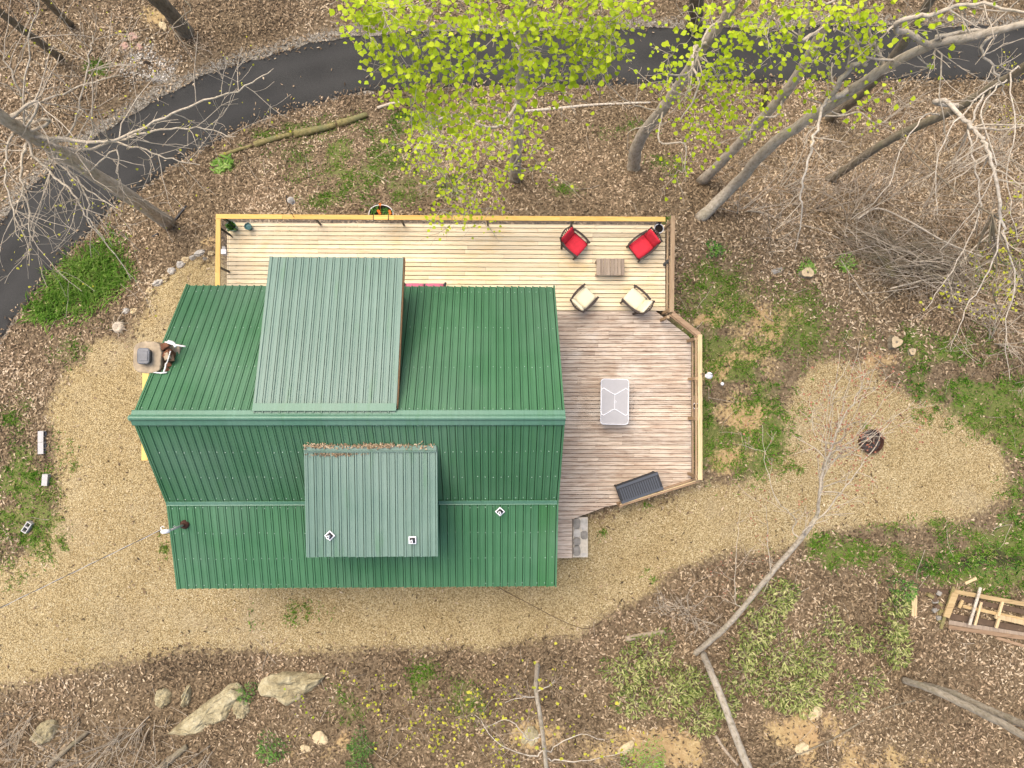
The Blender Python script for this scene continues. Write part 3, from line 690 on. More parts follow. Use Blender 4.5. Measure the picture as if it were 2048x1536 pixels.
for x in np.arange(NX0 + .25, NX1, .6): MB().box((x, (NY0 + NY1) / 2, DZ - .14), (.045, NY1 - NY0 - .1, .19)).build("joist", 'beam', deckN)
MB().box(((NX0 + NX1) / 2, NY1 - .03, DZ - .145), (NX1 - NX0, .04, .2)).build("rim_board", 'beam', deckN)
for x in (NX0 + .02, NX1 - .02): MB().box((x, (NY0 + NY1) / 2 - .03, DZ - .145), (.04, NY1 - NY0 - .1, .2)).build("rim_board", 'beam', deckN)
for x in np.linspace(NX0 + .2, NX1 - .2, 6):
    zb = g1(x, NY1 - .25) - .1
    MB().box((x, NY1 - .25, (zb + DZ - .24) / 2), (.14, .14, DZ - .24 - zb)).build("support_post", 'old_rail_x', deckN)
CZ = DZ + .97
cA = P(431, 432.5, CZ); cB = P(1331, 432.5, CZ); cy = cA[1]; cxw = P(435.5, 500, CZ)[0]
crail = [cxw - .075] + [P(x, 432, CZ)[0] for x in (565, 747, 788, 905, 1120)] + [cB[0]]
for a, b in zip(crail[:-1], crail[1:]): MB().box(((a + b) / 2, cy, CZ - .02), (b - a - .004, .15, .04)).build("cap_rail", 'rail_wood', deckN, bevel=.006)
yw = 2.95
MB().box((cxw, (cy - .078 + yw) / 2 + .55, CZ - .02), (.15, cy - .078 - yw - 1.1, .04)).build("cap_rail", 'rail_wood_y', deckN, bevel=.006)
MB().box((cxw, yw + .55, CZ - .02), (.15, 1.095, .04)).build("cap_rail", 'rail_wood_y', deckN, bevel=.006)
pxs = [cxw + .12] + [P(x, 436, CZ)[0] for x in (626, 800, 975, 1148)] + [cB[0] - .12]
for x in pxs: MB().box((x, cy + .0, (CZ - .04 + DZ - .2) / 2), (.055, .055, CZ - .04 - DZ + .2)).build("railing_post", 'black', deckN)
for y in (cy - .35, cy - 1.6, yw + .15): MB().box((cxw, y, (CZ - .04 + DZ - .2) / 2), (.055, .055, CZ - .04 - DZ + .2)).build("railing_post", 'black', deckN)
for k in range(8):
    z = DZ + .1 + k * .105
    MB().tube([(cxw, cy + .0, z), ((cxw + cB[0]) / 2, cy, z - .006), (cB[0] - .1, cy, z)], .005, 5).build("cable", 'cable_grey', deckN)
    MB().tube([(cxw, cy, z), (cxw, (cy + yw) / 2, z - .004), (cxw, yw, z)], .005, 5).build("cable", 'cable_grey', deckN)
MB().beam((cxw + .1, cy - .05, CZ - .07), (cxw + .45, cy - .32, DZ + .5), .03, .03).build("corner_brace", 'black', deckN)
MB().beam((cxw + .02, cy - .35, CZ - .07), (cxw + .28, cy - .55, DZ + .45), .03, .03).build("corner_brace", 'black', deckN)
MB().beam((cB[0] - .05, cy - .02, CZ - .07), (cB[0] - .25, cy - .2, DZ + .6), .03, .03).build("corner_brace", 'black', deckN)
# weathered east rail of this deck
e0 = P(1346, 431, CZ); e1 = P(1344, 624, CZ)
MB().beam(e0 + np.array([0, 0, -.02]), e1 + np.array([0, 0, -.02]), .135, .04).build("cap_rail", 'old_rail', deckN, bevel=.006)
MB().beam(e0 + np.array([-.085, -1.3, -.1]), e1 + np.array([-.055, 0, -.1]), .04, .09).build("side_rail", 'old_rail', deckN)
MB().beam((e0[0] - .02, e0[1], DZ + .35), (e1[0] - .02, e1[1], DZ + .35), .04, .09).build("side_rail", 'old_rail', deckN)
for t, m in ((.06, 'old_rail'), (.45, 'resin'), (.97, 'old_rail')):
    q = e0 + (e1 - e0) * t; zb = g1(q[0], q[1]) - .1
    MB().box((q[0] - .03, q[1], (zb + CZ - .04) / 2), (.09, .09, CZ - .04 - zb)).build("rail_post", m, deckN)

# weathered deck
old_board = board_mesh('old_wood', 'weathered_board')
O = {k: P(a, b, DZ) for k, (a, b) in dict(a=(1080, 622), b=(1311, 622), c=(1382, 676), d=(1383, 961), e=(1245, 1009), f=(1216, 1012), h=(1146, 1038), i=(1080, 1038), r0=(1080, 1038), r1=(1145, 1117)).items()}
deckO = thing("weathered_deck", "weathered grey brown board deck with cut corner beside the gable end", "deck", (4, -1, 0), world=True)
outline = [O[k] for k in 'bcdefh']
def xright(y):
    best = O['h'][0]
    for p, q in zip(outline[:-1], outline[1:]):
        lo, hi = min(p[1], q[1]), max(p[1], q[1])
        if lo - 1e-6 <= y <= hi + 1e-6 and hi - lo > 1e-3: best = max(best, p[0] + (q[0] - p[0]) * (y - p[1]) / (q[1] - p[1])) if False else p[0] + (q[0] - p[0]) * (y - p[1]) / (q[1] - p[1])
    return best
JN = [P(x, 800, DZ)[0] for x in (1155, 1190, 1197, 1218, 1244, 1268, 1300, 1345)]
oy1, oy0 = O['b'][1], O['h'][1]; orow = 51; op = (oy1 - oy0) / orow; ox0 = 1.5
for i in range(orow):
    yb = oy0 + i * op + .004; yt = yb + op - .017
    rb, rt = xright(max(yb, oy0 + 1e-3)), xright(min(yt, oy1 - 1e-3))
    js = sorted(random.sample(JN, random.choice([1, 1, 2]))); js = [j for j in js if j < min(rb, rt) - .25]
    xs = [ox0] + js
    for k, xa in enumerate(xs):
        last = k == len(xs) - 1
        x1b, x1t = (rb, rt) if last else (xs[k + 1] - .005, xs[k + 1] - .005)
        zt = DZ - .004 + random.uniform(-.005, .004); z0 = zt - .035
        m = MB().hexa([(xa, yb, z0), (x1b, yb, z0), (x1t, yt, z0), (xa, yt, z0), (xa, yb, zt), (x1b, yb, zt), (x1t, yt, zt), (xa, yt, zt)])
        m.build("deck_board", 'old_wood', deckO)
# lower boards strip beside the stone step
ry1, ry0 = O['h'][1] - .01, O['r1'][1]; rr = 9; rp_ = (ry1 - ry0) / rr
for i in range(rr):
    piece("step_board", old_board, ((ox0 + O['r1'][0]) / 2, ry0 + (i + .5) * rp_, DZ - .07), (O['r1'][0] - ox0, rp_ - .012, .04), deckO)
for x in np.arange(ox0 + .1, O['r1'][0], .45): MB().box((x, (ry0 + ry1) / 2, .17), (.045, ry1 - ry0 - .05, .32)).build("joist", 'beam', deckO)
for x in np.arange(ox0 + .2, O['d'][0] - .1, .6):
    yy = [y for y in np.arange(oy0 + .05, oy1, .05) if xright(y) > x + .1]
    MB().box((x, (min(yy) + max(yy)) / 2, DZ - .14), (.045, max(yy) - min(yy), .19)).build("joist", 'beam', deckO)
for p, q in zip(outline[:-1], outline[1:]):
    d = (q - p) / np.linalg.norm(q - p); nn = np.array([-d[1], d[0], 0]) * -.03
    MB().beam(p + nn + np.array([0, 0, -.15]), q + nn + np.array([0, 0, -.15]), .035, .2).build("rim_board", 'beam', deckO)
for (x, y) in ((O['c'][0] - .2, O['c'][1] - .2), (O['d'][0] - .2, O['d'][1] + .2), (O['b'][0] - .2, O['b'][1] - .2), (O['e'][0] - .2, O['e'][1] + .3), (O['c'][0] - .2, -.5)):
    zb = g1(x, y) - .1
    MB().box((x, y, (zb + DZ - .24) / 2), (.14, .14, max(.1, DZ - .24 - zb))).build("support_post", 'beam', deckO)
f0 = P(1345, 626, CZ); f1 = P(1400, 670, CZ); f2 = P(1400.5, 960, CZ); f3 = P(1398, 962, .95); f4 = P(1238, 1012, .95)
MB().beam(f0 + np.array([0, 0, -.025]), f1 + np.array([0, 0, -.025]), .15, .04).build("cap_rail", 'old_rail_x', deckO, bevel=.006)
MB().beam(f0 + np.array([-.08, -.05, -.1]), f1 + np.array([-.08, -.05, -.1]), .04, .09).build("side_rail", 'old_rail_x', deckO)
MB().beam(f1 + np.array([0, .02, -.02]), f2 + np.array([0, 0, -.02]), .145, .04).build("cap_rail", 'pale_rail', deckO, bevel=.006)
MB().beam(f1 + np.array([-.11, -.1, -.1]), f2 + np.array([-.11, 0, -.1]), .04, .09).build("side_rail", 'old_rail', deckO)
MB().beam(f1 + np.array([-.09, -.1, -.55]), f2 + np.array([-.09, 0, -.55]), .04, .09).build("side_rail", 'old_rail', deckO)
MB().beam(f3, f4, .045, .14).build("side_rail", 'old_rail_x', deckO)
MB().beam(f3 + np.array([.02, .06, .05]), f4 + np.array([.02, .06, .05]), .03, .09).build("side_rail", 'pale_rail', deckO)
MB().beam(f3 + np.array([0, .02, -.5]), f4 + np.array([0, .02, -.5]), .045, .14).build("side_rail", 'old_rail_x', deckO)
for q, top in ((f0 + np.array([-.13, -.12, 0]), CZ - .05), (f1 + np.array([-.12, -.12, 0]), CZ - .05), (f1 * .7 + f2 * .3 + np.array([-.09, 0, 0]), CZ - .05), (f1 * .42 + f2 * .58 + np.array([-.09, 0, 0]), CZ - .05), (f2 + np.array([-.1, .1, 0]), CZ - .05), (f3 * .5 + f4 * .5, .88), (f4 + np.array([.08, -.02, 0]), .88)):
    zb = g1(q[0], q[1]) - .1
    MB().box((q[0], q[1], (zb + top) / 2), (.09, .09, top - zb)).build("rail_post", 'old_rail', deckO)
s0 = P(1384, 791, DZ + .25); s1 = P(1394, 838, DZ + .25)
MB().box(((s0[0] + s1[0]) / 2 + .01, (s0[1] + s1[1]) / 2, DZ + .235), (abs(s1[0] - s0[0]) + .04, abs(s0[1] - s1[1]), .03)).build("pot_shelf", 'old_rail', deckO)
# stone step with mortar
st = thing("stone_step", "low mortared grey stone step wall at the deck corner", "step", (P(1161, 1075, 0.3)), world=True)
sA = P(1146, 1035, .36); sB = P(1176, 1115, .36)
MB().box(((sA[0] + sB[0]) / 2, (sA[1] + sB[1]) / 2, .08), (sB[0] - sA[0], sA[1] - sB[1], .5)).build("mortar_core", 'mortar', st)
yy = sA[1]
for col in (0, 1):
    xa = sA[0] + col * (sB[0] - sA[0]) / 2; xb = xa + (sB[0] - sA[0]) / 2; y = sA[1] - .02; k = 0
    while y > sB[1] + .08:
        h = min(random.uniform(.24, .42), y - sB[1] - .0); z1 = .36 + (.03 if col == 0 else -.03)
        pl = wob_poly((xa + xb) / 2, y - h / 2, (xb - xa) / 2 - .008, h / 2 - .010, 12, .05, 9)
        MB().prism(pl, .1, z1 + random.uniform(-.01, .015)).build("stone", ['stone', 'stone_pale', 'stone'][(k + col) % 3], st, bevel=.015); y -= h; k += 1

# side porch frame under the gable
porch = thing("timber_frame_porch", "small new golden timber frame with black shadow gap strips and pale floor under the chimney gable", "porch", P(300, 832, 0), world=True)
pz = .95
a0 = P(291, 742, pz); a1 = P(290, 921, pz); xin = -9.0
MB().box((a0[0], (a0[1] + a1[1]) / 2, pz - .02), (.2, a0[1] - a1[1], .045)).build("cap_rail", 'rail_wood_y', porch, bevel=.006)
for y in (a0[1] - .1, a1[1] + .12): MB().box(((a0[0] + .102 + xin) / 2, y, pz - .025), (xin - a0[0] - .104, .17, .045)).build("cap_rail", 'rail_wood', porch, bevel=.006)
for (x, y) in ((a0[0], a0[1] - .1), (a0[0], a1[1] + .12), (xin - .1, a0[1] - .1), (xin - .1, a1[1] + .12)):
    MB().box((x, y, .40), (.1, .1, 1.05)).build("post", 'rail_wood', porch)
MB().box(((a0[0] + xin) / 2, (a0[1] + a1[1]) / 2, .32), (xin - a0[0] - .06, a0[1] - a1[1] - .12, .05)).build("floor_panel", 'table_grey', porch)
for y in (a0[1] - .26, a1[1] + .28): MB().box(((a0[0] + xin) / 2 + .08, y, .7), (xin - a0[0] - .2, .05, .06)).build("shadow_gap_strip", 'black', porch)  # black strips stand in for the shadow gap and rails inside the cap
MB().box((a0[0] + .15, (a0[1] + a1[1]) / 2, .7), (.05, a0[1] - a1[1] - .5, .06)).build("shadow_gap_strip", 'black', porch)
# ------------------------------------------------------------------ furniture
def pad(mb, c, d, R=None, r=.04, n=5):
    """soft cushion: superellipsoid-ish box"""
    R = R or Matrix.Identity(3); V = []; Fs = []; m = 9
    for sgn in (1, -1):
        b = len(V)
        for i in range(m):
            for j in range(m):
                u = -1 + 2 * i / (m - 1); v = -1 + 2 * j / (m - 1)
                e = (1 - abs(u) ** 6) * (1 - abs(v) ** 6); cr = 1 - .06 * (abs(u * v) ** 3)
                V.append(R @ Vector((u * d[0] / 2 * cr, v * d[1] / 2 * cr, sgn * d[2] / 2 * (max(e, 0) ** .35 * .8 + .2))) + Vector(c))
        for i in range(m - 1):
            for j in range(m - 1):
                q = (b + i * m + j, b + (i + 1) * m + j, b + (i + 1) * m + j + 1, b + i * m + j + 1); Fs.append(q if sgn > 0 else q[::-1])
    rim = [i * m for i in range(m)] + [(m - 1) * m + j for j in range(1, m)] + [i * m + m - 1 for i in range(m - 2, -1, -1)] + [j for j in range(m - 2, 0, -1)]
    for a, b_ in zip(rim, rim[1:] + rim[:1]): Fs.append((a, a + m * m, b_ + m * m, b_))
    return mb.add(V, Fs)
def armchair(px, py, face, label, cush, dep=.70, wid=.62, rec=.16, slats=False, group=None):
    p = P(px, py, DZ + .4); rz = math.atan2(face[1], face[0]) - math.pi / 2
    t = thing("armchair", label, "chair", (p[0], p[1], DZ), rz, group)
    hw, hd = wid / 2, dep / 2; ty = -hd - rec * .25
    for sx in (-1, 1):
        MB().beam((sx * (hw - .03), hd - .05, 0), (sx * (hw - .03), hd - .05, .6), .05, .05, (0, 1, 0)).build("leg", 'wicker', t)
        MB().beam((sx * (hw - .03), -hd + .05, 0), (sx * (hw - .05), -hd - .02, .5), .05, .05, (0, 1, 0)).build("leg", 'wicker', t)
        arm = spline([(sx * (hw - .03), hd + .02, .585), (sx * (hw + .0), hd * .4, .61), (sx * (hw - .005), -hd * .4, .63), (sx * (hw - .05), -hd - .03, .66)], 4)
        a = MB()
        for q0, q1 in zip(arm[:-1], arm[1:]): a.beam(q0 - (q1 - q0) * .08, q1, .065, .035)
        a.build("arm", 'wicker', t)
        MB().beam((sx * (hw - .05), -hd + .0, .4), (sx * (hw - .07), -hd - rec, .86), .05, .045, (0, 1, 0)).build("back_post", 'wicker', t)
        MB().lathe([(0, 0), (.03, 0), (.032, .03), (0, .045)], (sx * (hw - .065), -hd - rec, .85), 10).build("finial", 'wicker', t)
    MB().box((0, 0, .34), (wid - .06, dep - .06, .06)).build("seat_frame", 'wicker', t)
    top = spline([(-hw + .06, -hd - rec + .0, .84), (0, -hd - rec - .07, .87), (hw - .06, -hd - rec, .84)], 6)
    MB().tube(top, .022, 6).build("back_rail", 'wicker', t)
    for k in range(7):
        x = (-.75 + .25 * k) * (hw - .06)
        MB().beam((x, -hd + .0, .38), (x, -hd - rec - .06 + .05 * abs(x) / hw, .85), .022, .02, (0, 1, 0)).build("back_slat", 'wicker', t)
    th = .08 if cush == 'red' else .13
    pad(MB(), (0, .03, .37 + th / 2), (wid - .10, dep - .05, th)).build("seat_cushion", cush, t, smooth=True)
    ang = math.atan2(.46, rec + .02)
    bc = Vector((0, -hd + .045 - rec * .5, .62)); R = Matrix.Rotation(math.pi - ang, 3, 'X')
    pad(MB(), bc, (wid - .13, .50, th), R).build("back_cushion", cush, t, smooth=True)
    MB().box((0, hd - .02, .30), (wid - .08, .03, .07)).build("front_rail", 'wicker', t)
    return t
armchair(1150, 489, (.746, -.666), "red cushioned armchair with open slatted back, away from the planter", 'red', .64, .68, .14)
armchair(1284, 493, (-.79, -.61), "reclined red cushioned armchair next to the white rimmed planter", 'red', .70, .68, .13)
armchair(1168, 597, (.70, .72), "cream cushioned armchair standing closest to the green roof", 'cream', .62, .66, .12)
armchair(1270, 600, (-.75, .66), "cream cushioned armchair standing near the wooden side rail", 'cream', .66, .66, .14)
# slatted coffee table
tp = P(1221, 533.5, DZ + .42); t = thing("coffee_table", "low grey slatted wooden coffee table between the four armchairs", "table", (tp[0], tp[1], DZ))
W_, D_ = .93, .55
for i in range(8): MB().box((-W_ / 2 + (i + .5) * W_ / 8, random.uniform(-.004, .004), .405 + random.uniform(-.004, .004)), (W_ / 8 - .012, D_, .03)).build("slat", 'grey_slat', t)
for sx in (-1, 1):
    for sy in (-1, 1): MB().box((sx * (W_ / 2 - .05), sy * (D_ / 2 - .06), .195), (.07, .07, .39)).build("leg", 'grey_slat', t)
for sy in (-1, 1): MB().box((0, sy * (D_ / 2 - .035), .345), (W_ - .06, .03, .08)).build("apron", 'grey_slat', t)
# plastic table
tp = P(1229.5, 803.5, DZ + .72); t = thing("plastic_table", "white rimmed grey plastic table with bow tie line pattern on top", "table", (tp[0], tp[1], DZ), math.radians(-1))
TW, TL = .92, 1.48
def rrect(w, l, r, n=6):
    out = []
    for cx, cy, a0 in ((w / 2 - r, l / 2 - r, 0), (-w / 2 + r, l / 2 - r, 90), (-w / 2 + r, -l / 2 + r, 180), (w / 2 - r, -l / 2 + r, 270)):
        for k in range(n + 1): a = math.radians(a0 + 90 * k / n); out.append((cx + r * math.cos(a), cy + r * math.sin(a)))
    return out
MB().prism(rrect(TW, TL, .1), .68, .715).build("table_top", 'table_grey', t)
rim = [(x, y, .715) for x, y in rrect(TW - .02, TL - .02, .1)]
MB().tube(rim + [rim[0], rim[1]], .014, 6, False).build("rim", 'white', t, smooth=True)
rid = MB()
V1 = [(-TW / 2 + .02, .33), (-TW / 2 + .03, .40), (-TW / 2 + .10, .44), (-.06, .26), (0, .235), (.06, .26), (TW / 2 - .10, .44), (TW / 2 - .03, .40), (TW / 2 - .02, .33)]
for sgn in (1, -1):
    MB().tube([(x, sgn * y, .716) for x, y in V1], .0165, 6).build("ridge", 'white', t, smooth=True)
    MB().tube([(-TW / 2 + .028, sgn * .33, .716), (-TW / 2 + .028, 0, .716)], .007, 5).build("ridge", 'white', t)
    MB().tube([(TW / 2 - .028, sgn * .33, .716), (TW / 2 - .028, 0, .716)], .007, 5).build("ridge", 'white', t)
MB().tube([(0, -.235, .716), (0, .235, .716)], .010, 6).build("ridge", 'white', t)
MB().lathe([(.035, .714), (.034, .722), (.018, .722), (.016, .716), (0, .716)], (.02, 0, 0), 14).build("umbrella_ring", 'white', t)
MB().lathe([(.016, .723), (0, .724)], (.025, -.005, 0), 10).build("umbrella_hole_shade", 'black', t)  # black disc paints the shade inside the umbrella ring
for sx in (-1, 1):
    for sy in (-1, 1): MB().tube([(sx * .3, sy * .5, .69), (sx * .38, sy * .62, 0)], [.03, .022], 8).build("leg", 'white', t, smooth=True)
# storage box
bl = [P(a, b, DZ + .6) for a, b in ((1231, 973), (1315, 943), (1328, 978), (1244, 1010))]
bc = sum(bl) / 4; L = np.linalg.norm(bl[1] - bl[0]) ; Wd = np.linalg.norm(bl[2] - bl[1]); ang = math.atan2(bl[1][1] - bl[0][1], bl[1][0] - bl[0][0])
t = thing("deck_box", "charcoal resin storage box with grooved lid by the slanted low rail", "box", (bc[0], bc[1], DZ), ang)
MB().box((0, 0, .27), (L - .1, Wd - .08, .54)).build("body", 'resin_dark', t, bevel=.02)
ns = 17; sw = (L - .14) / ns
lid = MB(); lid.box((0, 0, .57), (L, Wd, .06)); lido = lid.build("lid", 'resin_dark', t, bevel=.015)  # darker base colour paints the shade in the grooves between slats
for i in range(ns): MB().box((-L / 2 + .07 + (i + .5) * sw, -.02, .612), (sw - .03, Wd - .2, .03)).build("lid_slat", 'resin', lido, bevel=.004)
for y in (Wd / 2 - .05, -Wd / 2 + .05): MB().box((0, y, .609), (L - .02, .085, .024)).build("lid_edge", 'resin', lido)
MB().box((0, Wd / 2 - .01, .5), (L * .9, .06, .05)).build("handle", 'resin_dark', t)
for sx in (-1, 1): MB().box((sx * (L / 2 - .06), Wd / 2 - .05, .27), (.06, .05, .5)).build("corner_rib", 'resin_dark', t)
# pots
def leaf_blades(cx, cy, cz, n, ln, wd, spread, rng, up=.5):
    """(n,4,3) rhombus blades radiating from a centre"""
    a = rng.uniform(0, 2 * np.pi, n); el = rng.uniform(up * .4, up * 1.6, n); l_ = ln * rng.uniform(.6, 1.2, n)
    dx, dy, dz = np.cos(a) * np.cos(el), np.sin(a) * np.cos(el), np.sin(el)
    bx = cx + rng.normal(0, spread, n); by = cy + rng.normal(0, spread, n); bz = np.full(n, cz)
    s = np.stack([-np.sin(a), np.cos(a), np.zeros(n)], -1) * (wd * rng.uniform(.7, 1.2, n))[:, None]
    b0 = np.stack([bx, by, bz], -1); d = np.stack([dx, dy, dz], -1) * l_[:, None]
    mid = b0 + d * .5 + np.array([0, 0, 1]) * (l_ * .06)[:, None]
    tip = b0 + d - np.array([0, 0, 1]) * (l_ * .15)[:, None]
    return np.stack([b0, mid - s, tip, mid + s], 1)
def blades_obj(name, Q, mat, tint, parent=None):
    n = len(Q); o = bulk(name, Q.reshape(-1, 3), np.arange(n * 4).reshape(n, 4), M[mat], tint=np.repeat(tint, 4))
    if parent is not None:
        o.parent = parent
        if parent.name in PW: o.matrix_parent_inverse = PW[parent.name]
    return o
def pot(px, py, z, r, h, mat, label, fill, rimmat=None, plant=None, name="plant_pot", cat="pot"):
    p = P(px, py, z + h); t = thing(name, label, cat, (p[0], p[1], z))
    MB().lathe([(r * .7, 0), (r, h), (r * .88, h), (r * .84, h - .05)], n=24).build("pot_body", mat, t, smooth=False)
    if rimmat: MB().tube([(r * .95 * math.cos(a), r * .95 * math.sin(a), h) for a in np.linspace(0, 2 * math.pi, 25)], .014, 6).build("rim", rimmat, t)
    MB().lathe([(r * .86, h - .045), (0, h - .03)], n=20).build("filling", fill, t)
    if plant:
        rg = np.random.default_rng(int(px)); Q = leaf_blades(0, 0, h - .03, plant[0], plant[1], plant[2], r * .35, rg, .9)
        blades_obj("foliage", Q, plant[3], rg.random(len(Q)), t)
    return t
pot(462, 452, DZ, .165, .3, 'pot_green', "green glazed pot with leafy plant in the railing corner", 'soil', None, (140, .15, .022, 'fern'))
pot(495.5, 452.5, DZ, .12, .24, 'pot_teal', "small teal pot without a plant on the new deck", 'pot_teal')
pot(1318, 457, DZ, .155, .5, 'resin_dark', "dark planter with white rim behind the reclined red chair", 'soil', 'white')
pot(1391.5, 812, DZ + .25, .10, .2, 'terracotta', "terracotta pot with pale rim standing on the rail shelf", 'soil', 'flash')
# flower basket on the rail
bp = P(762, 427, CZ - .05); t = thing("flower_basket", "wire hayrack basket of orange flowers hooked over the cap rail", "flower basket", (bp[0], cy + .075, CZ - .3))
bw = .39; arc = [(bw * math.cos(a), .34 * math.sin(a) ** .8, .25) for a in np.linspace(0.001, math.pi - .001, 15)]
MB().tube(arc, .013, 6).build("wire_rim", 'flash', t, smooth=True)
MB().tube([arc[0], arc[-1]], .010, 6).build("wire_back", 'flash', t)
lin = MB(); ring = [(x * .95, y * .95 + .005, .23) for x, y, z in arc]; low = [(x * .6, y * .55 + .01, .02) for x, y, z in arc]; nn = len(ring)
lin.add(ring + low, [(i, i + 1, nn + i + 1, nn + i) for i in range(nn - 1)] + [tuple(range(nn, 2 * nn))]); lin.build("coir_liner", 'soil', t)
for x in (-.235, .245):
    MB().tube([(x, .01, .2), (x, -.005, .315), (x, -.16, .315), (x, -.165, .25)], .011, 6).build("hook", 'black', t)
rg = np.random.default_rng(5); Q = np.concatenate([leaf_blades(x, y, .2, 22, .17, .016, .03, rg, .7) for x, y in ((-.24, .12), (-.1, .15), (.05, .16), (.18, .13), (.27, .1))])
blades_obj("foliage", Q, 'fern', rg.random(len(Q)), t)
for (x, y, z) in ((-.05, .1, .33), (-.03, .05, .3), (.28, .12, .3), (-.0, .3, .42), (.3, .05, .3), (-.08, .13, .28)):
    fl = MB()
    for k in range(6):
        a = k * math.pi / 3; R = Euler((0, -.5, a)).to_matrix()
        fl.add([R @ Vector(v) + Vector((x, y, z)) for v in ((0, 0, 0), (.03, -.02, .01), (.065, 0, .0), (.03, .02, .01))], [(0, 1, 2, 3)])
    fl.build("flower", 'orange', t)
MB().tube([(-.02, .14, .2), (-.01, .24, .36), (0, .3, .42)], .008, 5).build("flower_stem", 'orange', t)
# bird feeders on shepherd arms
def feeder(pd, pa, zd, label, tone, col):
    c = P(pd[0], pd[1], zd); a = P(pa[0], pa[1], CZ - .02)
    t = thing("bird_feeder", label, "bird feeder", (a[0], a[1], CZ - .1), world=True)
    top = c + np.array([0, 0, .42])
    MB().tube(spline([a + np.array([0, 0, -.25]), a + np.array([0, 0, .05]), (a + top) / 2 + np.array([0, 0, .3]), top + np.array([0, 0, .02]), top + np.array([0, 0, -.05])], 5), .010, 6).build("hook_arm", 'black', t, smooth=True)
    MB().lathe([(0, .13), (.045, .12), (.105, .0), (.11, -.01), (.1, -.015), (0, .0)], c, 20).build("roof_dish", tone, t, smooth=True)
    MB().lathe([(.045, -.2), (.045, -.005)], c, 14).build("seed_tube", col, t, smooth=True)
    MB().lathe([(0, -.22), (.08, -.22), (.085, -.2), (.03, -.19), (0, -.19)], c, 16).build("perch_tray", tone, t)
    MB().tube([c + np.array([0, 0, .12]), top + np.array([0, 0, -.04])], .005, 5).build("hanger", 'black', t)
    MB().box(tuple(a + np.array([0, 0, -.02])), (.05, .17, .06) if abs(a[1] - c[1]) > abs(a[0] - c[0]) else (.17, .05, .06)).build("clamp", 'black', t)
feeder((581, 400), (588, 434), CZ + .25, "pinkish white round bird feeder hung outside the golden rail", 'stone_pale', 'brick')
feeder((1419, 751), (1401, 748), CZ + .25, "bright white round bird feeder hung outside the weathered rail", 'white', 'resin')
# stake light
q = G(1438, 768); t = thing("garden_light", "small white globe garden light staked in the lawn by the deck", "light", q)
MB().tube([(0, 0, -.05), (0, 0, .3)], .012, 6).build("stake", 'black', t)
MB().lathe([(0, .28), (.045, .30), (.062, .345), (.045, .39), (0, .405)], n=16).build("globe", 'white', t, smooth=True)
# pink glider bench under the eave
b0 = P(805, 571, DZ + .78); b1 = P(890, 573, DZ + .78); t = thing("glider_bench", "faded pink two cushion bench against the wall under the green eave", "bench", ((b0[0] + b1[0]) / 2, b0[1] - .13, DZ))
bwid = b1[0] - b0[0]
for sx in (-1, 1):
    pad(MB(), (sx * (bwid / 4 - .02), .0, .5), (bwid / 2 - .07, .5, .14)).build("seat_cushion", 'pink', t, smooth=True)
    pad(MB(), (sx * (bwid / 4 - .02), -.2, .75), (bwid / 2 - .07, .45, .12), Matrix.Rotation(1.35, 3, 'X')).build("back_cushion", 'pink', t, smooth=True)
    MB().tube([(sx * (bwid / 2 + .0), -.26, .7), (sx * (bwid / 2 + .0), .24, .68), (sx * (bwid / 2 + .0), .27, .45)], .03, 8).build("arm", 'black', t)
    for y in (-.24, .2): MB().box((sx * (bwid / 2 - .03), y, .21), (.05, .05, .42)).build("leg", 'black', t)
MB().box((0, 0, .41), (bwid - .04, .52, .05)).build("seat_frame", 'black', t)
# small white box at the railing foot
wbp = P(448, 503, .52); t = thing("utility_box", "small white box mounted at the foot of the cable railing", "box", (wbp[0] - .02, wbp[1], DZ - .35))
MB().box((0, 0, .22), (.16, .14, .34)).build("body", 'white', t, bevel=.01)
MB().box((0, 0, .405), (.18, .16, .03)).build("lid", 'white', t, bevel=.008)
MB().box((.0, .13, .3), (.1, .09, .2)).build("meter", 'concrete', t, bevel=.01)
# service wire
wa = mt + np.array([-.2, .03, -.02]); wbb = P(0, 1215, 4.15); wd_ = wbb - wa
for nm in (0,):
    t = thing("service_wire", "twisted pale and black service wire running from the roof mast", "wire", tuple(wa), world=True)
    far = wa + wd_ * 3.2
    ts = np.linspace(0, 1, 420); base = wa + (far - wa) * ts[:, None]; base[:, 2] += -.5 * 4 * ts * (1 - ts) * .6
    dn = wd_ / np.linalg.norm(wd_); sd2 = np.cross(dn, [0, 0, 1]); sd2 /= np.linalg.norm(sd2); up2 = np.cross(sd2, dn)
    for ph, mt_ in ((0, 'concrete'), (np.pi, 'black')):
        th = ts * np.linalg.norm(far - wa) / 1.15 * 2 * np.pi + ph
        MB().tube(base + .008 * (np.cos(th)[:, None] * sd2 + np.sin(th)[:, None] * up2), .0075, 5).build("strand", mt_, t, smooth=True)
# cable on the gravel
pts = [G(a, b, .02) for a, b in ((975, 1160), (1010, 1182), (1060, 1208), (1105, 1232), (1150, 1252), (1180, 1256), (1210, 1240))]
tag(MB().tube(spline(pts, 6), .011, 6).build("ground_cable", 'beam', smooth=True), "thin dark cable lying across the gravel behind the house", "cable")
